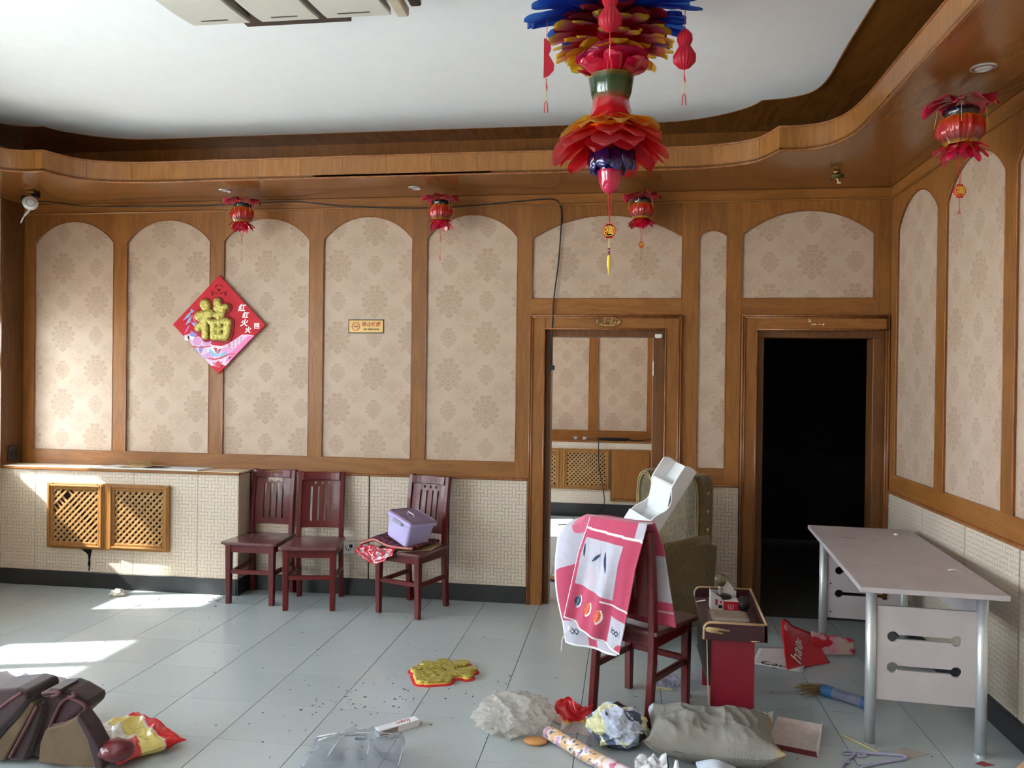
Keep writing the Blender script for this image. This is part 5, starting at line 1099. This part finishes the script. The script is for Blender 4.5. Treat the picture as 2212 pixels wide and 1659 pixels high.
def pillcol(p):
    x, y = p.x, p.y
    if y > .155 and x > .02: return L(196, 210, 206) if not (abs(sin(x * 110)) < .25 and y < .19) else L(50, 60, 70)
    if x < -.255 and y > .12: return L(196, 204, 216)
    if x > .25: return L(150, 134, 104)
    g = (.86 + .14 * (sin(x * 420) * sin(y * 420) > 0) if x > .06 else 1) * (.93 + .14 * nz(x * 9, y * 9, 3))
    return tuple(v * g for v in L(146, 144, 138))
pmb = bagshape(.58, .44, .165, 110, 80, 4, .016, .40, 3, .05)
tag(ob('pillow', colby(pmb.mesh('pillow'), pillcol), vcol('grey_pillow_cloth', .85, .2, .35, 180), loc=(.385, 3.58, 0), rot=(0, 0, radians(-3)), smooth=True), 'large dirty grey pillow lying in front of the red table panel', 'pillow')
tag(ob('striped_cloth', MB().grid(lambda u, v: (.30 + .16 * u, 3.17 + .17 * v, .05 + .062 * sin(pi * min(1, u * .9 + .12)) * sin(pi * (.3 + .6 * v)) + .003 * sin(v * 60)), 30, 40), flat('pale_blue_knit', (196, 206, 222), .9, var=.06), smooth=True, solid=.006), 'pale blue ribbed cloth in front of the grey pillow', 'cloth')
bt = thing('squeeze_bottle', 'white plastic nozzle bottle in front of the grey pillow', 'bottle', (.212, 3.19, 0))
ob('body', MB().lathe([(.001, 0), (.024, .002), (.026, .01), (.026, .075), (.014, .092)], 20), flat('bottle_white', (232, 234, 236), .35), bt, smooth=True); ob('nozzle', MB().lathe([(.013, .09), (.012, .10), (.007, .13), (.005, .133), (.001, .133)], 16), flat('bottle_white', (232, 234, 236), .35), bt, smooth=True)
tag(ob('crumpled_film', MB().grid(lambda u, v: (.05 + .13 * u, 3.22 + .12 * v, .05 + .05 * turb((u * 2, v * 2, 4), 1.3, 3)), 24, 20), flat('white_film', (220, 222, 228), .2, coat=.5), smooth=True), 'crumpled whitish wrapper left of the white nozzle bottle', 'wrapper')
# clear bag, left centre
cbm = bagshape(.40, .30, .10, 50, 40, 2, .035, .0, 6)
cbag = thing('clear_plastic_bag', 'large clear plastic bag lying on the floor at the bottom centre-left', 'bag', (-1.11, 3.19, 0), radians(10))
ob('film', cbm, filmmat('grey_clear_film', (232, 234, 238), .14, .04, .25), cbag, smooth=True)
crs = MB()
for a, b_ in (((-.19, -.1, .05), (-.185, .13, .055)), ((-.185, .14, .06), (-.02, .147, .075)), ((-.02, .147, .075), (.19, .14, .07)), ((.192, .14, .06), (.195, -.1, .05)), ((-.03, .14, .08), (-.06, .03, .106)), ((-.06, .03, .106), (-.09, -.10, .09)), ((.16, .13, .08), (.06, .02, .10)), ((.06, .02, .1), (.07, -.1, .1)), ((-.16, .04, .09), (-.08, .06, .102))):
    p, q = Vector(a), Vector(b_); crs.tube([p, (p + q) / 2 + Vector((quad(.008), quad(.008), .003)), q], .0022, 5)
ob('creases', crs, flat('crease_white', (232, 234, 238), .2, coat=.6), cbag, smooth=True)
ob('print_lines', MB().box(-.07, .04, .06, .066, .100, .1015).box(-.06, .03, .078, .083, .094, .0955).box(0, .05, .01, .028, .105, .1065), flat('bag_print_grey', (112, 116, 128), .6), cbag)
# small white carton with red script
wbx = thing('toothpaste_carton', 'small flat white carton with red script lying on the floor', 'carton', (-1.03, 3.55, 0), radians(46))
ob('carton', MB().box(-.105, .105, -.024, .024, 0, .032), flat('carton_gloss_white', (228, 228, 234), .4), wbx, bevel=.001); ob('open_end', MB().box(-.1065, -.1045, -.019, .019, .004, .028), flat('carton_inside', (170, 184, 184), .7), wbx)
ob('lettering', MB().add(*text('luen', .044, .0003, .4), M4((.035, .0, .0325), pi)), flat('script_red', (176, 30, 40), .5), wbx)
ob('printed_block', MB().box(-.09, -.01, -.0246, -.0238, .004, .028), flat('carton_grey_print', (150, 142, 138), .6), wbx); ob('cap_tab', MB().box(.104, .125, -.012, .012, .01, .014), flat('carton_gloss_white', (228, 228, 234), .4), wbx)
# pale box lid
tr = thing('box_lid', 'open white box lid with a maroon front edge on the floor right of the pillow', 'box lid', (.785, 3.77, 0), radians(-17))
tw_ = flat('lid_marbled_white', (206, 194, 190), .6, var=.08, vs_=30); ob('base', MB().box(-.10, .10, -.14, .14, 0, .004), tw_, tr)
ob('wall', MB().box(-.10, .10, .137, .14, 0, .035), tw_, tr); ob('wall', MB().prism([(-.14, 0), (.14, 0), (.15, .04), (-.16, .045)], .098, .102, Matrix(((0, 0, 1, 0), (1, 0, 0, 0), (0, 1, 0, 0), (0, 0, 0, 1)))), flat('lid_white', (226, 222, 222), .5), tr); ob('wall', MB().box(-.10, .10, -.143, -.139, 0, .022), flat('lid_maroon', (104, 28, 44), .5), tr); ob('wall', MB().box(-.102, -.098, -.14, .14, 0, .03), tw_, tr)
# grey-blue tube with frayed straw at its end
tb = thing('cardboard_tube', 'grey-blue cardboard tube with a blue end lying under the desk', 'tube')
q0, q1 = Vector((1.03, 4.335, .029)), Vector((1.225, 4.17, .029)); qa = (q1 - q0).normalized()
ob('tube_body', MB().cyl(q0 + qa * .055, q1 - qa * .02, .0275, None, 24), flat('tube_grey_blue', (120, 126, 150), .6, var=.12, vs_=40), tb); ob('tube_end', MB().cyl(q0, q0 + qa * .06, .029, None, 24), flat('tube_blue', (48, 110, 160), .45), tb, label='bright blue tube end'); ob('tube_end', MB().cyl(q1 - qa * .045, q1, .028, None, 24), flat('tube_blue_dark', (62, 92, 150), .5), tb)
sc = MB()
for k in range(4): p = q0 + qa * (.085 + .026 * k) + Vector((-.012, -.016, .0225)); sc.tube([p, p + Vector((.006, -.004, .003)), p + Vector((.014, -.002, -.001)), p + Vector((.02, -.012, .0))], .0012, 4)
ob('scribble', sc, flat('scribble_dark', (52, 56, 76), .6), tb)
st = MB()
for k in range(110):
    a = random.gauss(0, .55); l = random.uniform(.04, .15); p = q0 + Vector((0, quad(.025), random.uniform(-.02, .02))); e = p + Matrix.Rotation(a, 3, 'Z') @ (-qa) * l; e.z = .003 + random.random() * .01; st.tube([p, (p + e) / 2 + Vector((0, 0, .006)), e], .0012, 3, cap=False)
ob('frayed_straw', st, flat('straw_brown', (128, 100, 58), .8, var=.2), tb, kind='stuff')
# hanger, stick, scraps
hg = thing('clothes_hanger', 'silvery lilac plastic clothes hanger on the floor in front of the desk', 'hanger', (1.055, 3.60, .007), radians(24))
LH = flat('lilac_hanger', (160, 160, 190), .3, coat=.3)
ob('hanger_frame', MB().tube(catmull([(-.17, -.035, 0), (-.12, .01, 0), (-.05, .05, 0), (0, .075, 0), (.06, .05, 0), (.15, .015, 0), (.175, -.01, 0), (.15, -.025, 0), (0, -.032, 0), (-.14, -.05, 0)], 6, True), .006, 8, closed=True), LH, hg, smooth=True)
for cx, cy, r in ((-.045, .085, .02), (.0, .05, .016), (-.11, .015, .009)): ob('hanger_loop', MB().tube([(cx + r * cos(a * pi / 8) * 1.3, cy + r * .7 * sin(a * pi / 8), 0) for a in range(16)], .0052, 6, closed=True), LH, hg, smooth=True)
tag(ob('wooden_stick', MB().tube([(1.0, 3.845, .006), (1.056, 3.765, .007), (1.115, 3.688, .005)], .0045, 6), flat('pale_stick', (196, 180, 132), .6)), 'pale wooden stick on the floor behind the hanger', 'stick')
tag(ob('paper_scrap', MB().prism([(1.17, 3.70), (1.25, 3.77), (1.34, 3.72), (1.24, 3.66)], .0005, .0016), flat('grey_scrap', (168, 160, 150), .7)), 'flat greyish paper scrap on the floor right of the hanger', 'paper')
tag(ob('red_scrap', MB().prism([(1.50, 3.66), (1.54, 3.69), (1.58, 3.66), (1.53, 3.64)], .0005, .0016), flat('red_scrap', (150, 60, 66), .7)), 'red paper scrap by the right front foot of the desk', 'paper')
for k, (a, b_) in enumerate((((.10, 4.30, .004), (.25, 4.26, .005)), ((.10, 4.23, .004), (.26, 4.25, .008)))): tag(ob('chopstick', MB().tube([a, b_], [.0025, .0035], 6), flat('pale_stick', (196, 180, 132), .6)), ('pale chopstick under the towel chair, nearer the doorway', 'pale chopstick under the towel chair, nearer the camera')[k], 'chopstick')
tag(ob('plastic_wrapper', MB().grid(lambda u, v: (.17 + .13 * u, 4.27 + .10 * v, .004 + .055 * turb((u * 2 + 3, v * 2, 1), 1.2, 3)), 26, 22), filmmat('lavender_film', (222, 216, 232), .35, .1, .4), smooth=True), 'crinkled clear wrapper on the floor under the towel chair', 'wrapper')
tag(ob('pebble', MB().ico(2, M4((.335, 4.17, .011), s=(.016, .012, .011))), flat('grey_pebble', (150, 146, 140), .7), smooth=True), 'small grey pebble beside the little red table', 'pebble')
lump('paper_wad', 'crumpled white tissue on the floor in front of the radiator cabinet', 'tissue', (-3.69, 5.36, .02), (.055, .04, .028), flat('tissue_white', (222, 214, 200), .9), sub=4, amp=.7, fq=1.8, seed=5)
tag(ob('eraser', MB().box(-.02, .02, -.012, .012, 0, .012, M4((-3.40, 5.15, 0), .5)), flat('eraser_white', (230, 230, 230), .6), bevel=.003), 'small white eraser-like block on the floor near the left wall', 'block')
tag(ob('lollipop_wrapper', MB().ico(2, M4((-3.33, 5.30, .012), s=(.012, .012, .012))).prism([(-3.37, 5.29), (-3.32, 5.275), (-3.29, 5.30), (-3.34, 5.31)], .0005, .002), flat('tissue_white', (222, 214, 200), .9)), 'tiny white scrap with a flat tail on the floor near the cabinet', 'scrap')
tag(ob('dry_leaf', MB().grid(lambda u, v: (-.62 + .14 * u, 6.46 + .07 * (v - .5) * sin(pi * (.1 + .8 * u)) * 2, .004 + .012 * abs(2 * v - 1)), 9, 5), flat('dry_leaf_brown', (170, 110, 62), .8), smooth=True, solid=.001), 'dry brown leaf on the floor of the lit room', 'leaf')
tag(ob('ring_pull', MB().tube([(p[0], p[1], .004) for p in circ(-.03 - .06, 5.17, .018, 18)], .004, 6, closed=True), flat('white_ring', (210, 212, 212), .4), smooth=True), 'small white plastic ring on the floor in front of the lit doorway', 'ring')
cr = MB()
for k in range(230):
    x, y = random.uniform(-3.2, 1.4), random.uniform(3.0, 5.4); r = random.uniform(.0015, .005) * (1 if random.random() < .9 else 2.2)
    if random.random() < .35: x, y = random.gauss(-1.2, .25), random.gauss(3.85, .25)
    if random.random() < .12: x, y = random.gauss(-2.95, .06), random.gauss(5.42, .05)
    cr.prism([(x + r * cos(a) * random.uniform(.5, 1.5), y + r * sin(a) * random.uniform(.4, 1)) for a in (0, 1.2, 2.6, 3.9, 5.1)], .0004, .003)
o = ob('crumbs', cr, flat('floor_crumbs', (104, 98, 90), .9, var=.4, vs_=200), kind='stuff'); o['label'] = 'dark crumbs and grit scattered over the grey tiles'
# ------------------------------------------------------------------ torn red shopping bag behind the little table
sbg = thing('torn_paper_bag', 'torn red paper bag with white script and white inside, by the desk', 'paper bag')
ob('white_inside', MB().grid(lambda u, v: (.735 + .26 * u + .09 * v, 4.74 - .10 * u + .30 * v, .004 + .02 * v * u + .012 * sin(u * 3) * v), 12, 10), flat('bag_inside_white', (206, 200, 198), .75), sbg, smooth=True, solid=.001)
RDB = flat('bag_red_gloss', (196, 20, 36), .28, var=.06, coat=.4)
def redf(u, v):
    b0 = Vector((.915, 4.665, .004)).lerp(Vector((1.19, 4.83, .004)), u); t0 = Vector((.93, 4.93, .205)).lerp(Vector((1.12, 5.0, .12)), u ** 1.3); p = b0.lerp(t0, v); w = sin(pi * v) * .03
    if u < .45: p.z += .02 * sin(pi * u / .45) * v
    return p + Vector((-.02, -.03, .01)) * (w * 14 * (1 - u))
ob('red_front', MB().grid(redf, 16, 14), RDB, sbg, smooth=True, solid=.001)
def bagcol(p):
    q = nz(p.x * 12, p.y * 12, p.z * 20)
    return L(196, 22, 40) if q < .0 else (L(214, 150, 170) if q < .22 else L(200, 176, 160))
mb = MB().grid(lambda u, v: Vector((1.10, 4.90, .02)).lerp(Vector((1.31, 4.965, .015)), u) + Vector((.0 + .05 * u, .02 * v, (.14 - .06 * u) * v + .03 * nz(u * 4, v * 4, 3) * v)), 26, 16)
ob('crumpled_side', colby(mb.mesh('crumpled_side'), bagcol), vcol('bag_print', .3, .5, .2, 50, coat=.3), sbg, smooth=True, solid=.001)
def on(u, v, d=.004):
    p = Vector(redf(u, v)); du = Vector(redf(u + .02, v)) - p; dv = Vector(redf(u, v + .02)) - p; n = du.cross(dv).normalized(); n = -n if n.y > 0 else n; return p + n * d
def onbag(vs, fs, s, uc, vc, ang, nm, mat):
    mb = MB(); c, q = cos(ang), sin(ang); mb.v = [tuple(on(uc + (v.x * c - v.y * q) * s, vc + (v.x * q + v.y * c) * s * 1.1, .003)) for v in vs]; mb.f = fs; ob(nm, mb, mat, sbg)
BW = flat('bag_script_white', (226, 214, 206), .5)
onbag(*text('hao', 1, .0, .3, .015), .34, .34, .34, radians(62), 'script_lettering', BW); onbag(*text('xiang', 1, .0, .3), .17, .42, .50, radians(62), 'script_lettering', BW)
onbag(*shape([[(0, 1), (-1, 0), (0, -1), (1, 0)], [(0, .8), (-.8, 0), (0, -.8), (.8, 0)]], 0), .07, .17, .82, .1, 'diamond_mark', BW); onbag(*text('好', 1, 0), .08, .17, .82, .1, 'diamond_lettering', BW)
ink = flat('bag_ink_black', (30, 26, 28), .6)
ob('black_lettering', MB().add(*text('Cao.', .09, .0003, .2), M4((.862, 4.735, .008), radians(-20))), ink, sbg)
# ------------------------------------------------------------------ carton corner, seat covers, snack bag near the camera
ct = thing('cardboard_box', 'plain beige cardboard box whose corner shows at the bottom right', 'box', (1.005, 2.42, 0), radians(48))
CB = flat('beige_board', (206, 176, 138), .8, var=.05, vs_=5)
for nm, a in (('side_panel', (0, .52, -.005, 0)), ('side_panel', (0, .52, -.42, -.415)), ('end_panel', (0, .005, -.415, -.005)), ('end_panel', (.515, .52, -.415, -.005))): ob(nm, MB().box(*a, 0, .45), CB, ct)
ob('top_flap', MB().box(0, .52, -.209, 0, .45, .455), CB, ct); ob('top_flap', MB().box(0, .52, -.42, -.212, .45, .455), CB, ct)
PLUM = flat('plum_velour', (46, 17, 26), .85, var=.3, vs_=30, bmp=.2, sheen=.3); BEI = flat('beige_lining', (100, 82, 62), .85, var=.15); PIP = flat('mauve_piping', (92, 52, 56), .7)  # velour and lining darkened: the heap's backlit shade is in their colours
YH = 2.95
def hp(u, v):   # heap outlines are laid out on an upright working plane at the heap's depth
    return (-2.583 + .002063 * u + .0000105 * (v - 1560), .3345 - .001677 * (v - 1500) + .0000205 * u)
def heap(label, parts, cat='seat cover'):
    t = thing('seat_cover', label, cat)
    for nm, poly, y0, y1, mat, bv, lb in parts: ob(nm, MB().prism([hp(*p) for p in poly], -y1, -y0, WALLM), mat, t, bevel=bv, bseg=4, smooth=False, label=lb)
    return t
def cord(t, pts, y): ob('piping', MB().tube(catmull([(*[hp(*p)[0]], y, hp(*p)[1]) for p in pts], 6), .0075, 8), PIP, t, smooth=True, label='mauve piping cord')
h1 = heap('thick plum velour seat cushion at the left edge of the heap, with a beige band', [
    ('velour_top', [(-110, 1560), (-60, 1530), (0, 1512), (55, 1503), (82, 1508), (86, 1530), (60, 1566), (30, 1602), (0, 1640), (-40, 1690), (-110, 1690)], 2.93, 3.12, PLUM, .035, None),
    ('beige_band', [(80, 1536), (58, 1574), (30, 1610), (6, 1645), (-14, 1690), (22, 1690), (46, 1640), (70, 1590), (90, 1545)], 2.95, 3.10, BEI, .01, 'beige side band'),
    ('velour_under', [(92, 1545), (72, 1592), (50, 1640), (26, 1690), (62, 1690), (84, 1630), (100, 1575), (104, 1545)], 2.96, 3.10, PLUM, .012, None)])
cord(h1, [(70, 1512), (40, 1535), (0, 1575), (-40, 1610)], 2.932); cord(h1, [(94, 1548), (74, 1594), (52, 1642), (34, 1680)], 2.955)
h2 = heap('dark plum seat cover bunched in the middle of the heap, with curved piping cords', [
    ('folded_cover', [(84, 1530), (104, 1516), (128, 1512), (150, 1520), (184, 1540), (190, 1556), (150, 1600), (118, 1640), (100, 1690), (60, 1690)], 2.99, 3.14, PLUM, .03, None),
    ('top_fold', [(88, 1524), (112, 1510), (138, 1510), (128, 1524), (100, 1534)], 2.975, 3.10, PLUM, .012, None)])
cord(h2, [(100, 1520), (128, 1515), (137, 1519), (120, 1526)], 2.97); cord(h2, [(160, 1517), (166, 1524), (140, 1540), (124, 1572), (110, 1610), (104, 1640)], 2.985); cord(h2, [(150, 1528), (186, 1546), (186, 1562), (158, 1588), (118, 1602)], 2.985)
h3 = heap('seat cover showing its beige lining with a plum border at the heap front', [
    ('beige_lining', [(112, 1604), (150, 1590), (186, 1566), (206, 1604), (228, 1650), (236, 1690), (96, 1690), (100, 1640)], 2.955, 2.99, BEI, .008, 'beige lining'),
    ('plum_border', [(188, 1553), (212, 1588), (238, 1640), (244, 1690), (224, 1690), (206, 1620), (182, 1572)], 2.94, 3.02, PLUM, .012, None)])
lump('red_cushion_end', 'glossy dark red padded end poking out right of the seat cover heap', 'cushion', (-2.06, 2.99, .085), (.075, .06, .045), flat('dark_red_vinyl', (96, 24, 36), .3, coat=.4), sub=4, amp=.1, seed=2, flatz=.004)
tag(ob('bolster', MB().tube([(-2.95, 3.22, .205), (-2.68, 3.20, .212), (-2.58, 3.20, .215), (-2.54, 3.20, .212), (-2.525, 3.20, .208)], [.018, .02, .026, .022, .008], 14), flat('charcoal_cloth', (58, 56, 62), .8), smooth=True), 'charcoal padded bar lying on top of the seat cover heap', 'bolster')
tag(ob('folded_sheet', bagshape(.5, .3, .2, 24, 18, 6, .05, .1, 3), flat('white_sheet', (206, 206, 214), .8), loc=(-2.80, 3.30, 0), rot=(0, 0, .2), smooth=True), 'folded white sheet under the seat cover heap at the left edge', 'cloth')
def snack(p):
    t = p.y + .05 * p.x
    return L(206, 30, 36) if t > .075 else (L(232, 224, 220) if t > .068 else (L(232, 216, 130) if t > -.03 else (L(226, 222, 216) if p.x < .13 else L(206, 60, 66))))
tag(ob('snack_bag', colby(bagshape(.42, .30, .085, 60, 44, 7, .03, .3, 3).mesh('snack_bag'), snack), vcol('snack_bag_print', .25, .5, .3, 40, coat=.4), loc=(-2.14, 3.20, 0), rot=(0, 0, radians(-30)), smooth=True), 'red, yellow and white plastic snack bag right of the seat cover heap', 'bag')
# ------------------------------------------------------------------ the room beyond the first doorway
R2Y = 9.56
r2c = thing('radiator_cabinet', 'papered radiator cabinet with lattice and plain wooden doors, seen through the lit doorway', 'cabinet', (-.5, 9.66, 0))
def c2(name, mb, mat, parent=None, **k):
    for i, v in enumerate(mb.v): mb.v[i] = (v[0] + .5, v[1] - 9.66, v[2])
    return ob(name, mb, mat, parent or r2c, **k)
c2('carcass', MB().box(-2.4, .70, R2Y + .01, 9.76, 0, .89), BLACK)
c2('front_panel', MB().box(-2.4, .70, R2Y, R2Y + .012, .155, .89), FRX); c2('plinth', MB().box(-2.4, .71, R2Y - .012, R2Y + .01, 0, .155), BASEB)
c2('ledge', MB().box(-2.4, .71, R2Y - .012, 9.76, .89, .91), OAKX, bevel=.002)
lattice_door(None, -.755, -.195, .325, .812, R2Y - .02, c2); lattice_door(None, -1.36, -.79, .325, .812, R2Y - .02, c2); c2('door_post', MB().box(-.79, -.755, R2Y - .03, R2Y, .325, .812), LATF, bevel=.004)
c2('plain_door_frame', MB().box(-.185, .30, R2Y - .02, R2Y, .195, .815), LATF, bevel=.004); c2('plain_door', MB().box(-.155, .27, R2Y - .034, R2Y - .018, .225, .79), OAK, bevel=.008, bseg=2)
coil = thing('cable_coil', 'coil of black cable on the far room ledge with an end trailing to the floor', 'cable')
for k in range(4): ob('loop', MB().tube([(-.16 + (.15 + .015 * k) * cos(a * pi / 10), 9.65 + .05 * sin(a * pi / 10), .918 + .007 * k) for a in range(20)], .005, 6, closed=True), BLACK, coil, smooth=True)
ob('tail', MB().tube(catmull([(-.31, 9.62, .93), (-.33, 9.53, .90), (-.32, 9.50, .6), (-.27, 9.50, .35), (-.26, 9.46, .15), (-.40, 9.2, .02), (-.55, 9.0, .006), (-.75, 8.9, .006)], 6).copy(), .006, 6).tube(catmull([(0, 9.68, .925), (.12, 9.64, .918), (.24, 9.66, .93), (.40, 9.70, .97)], 5), .005, 6), BLACK, coil, smooth=True)
for x in (-.50, -.61): tag(ob('glass_cup', MB().lathe([(.001, .911), (.024, .912), (.027, .95), (.025, .95), (.022, .915)], 18, M4((x, 9.64, 0))), filmmat('cup_glass', (226, 230, 232), .35, .05, .1), smooth=True), ('small glass cup on the far room ledge, nearer the cable coil' if x > -.55 else 'small glass cup on the far room ledge, farther left of the cable coil'), 'cup', 'glass cups on the far ledge')
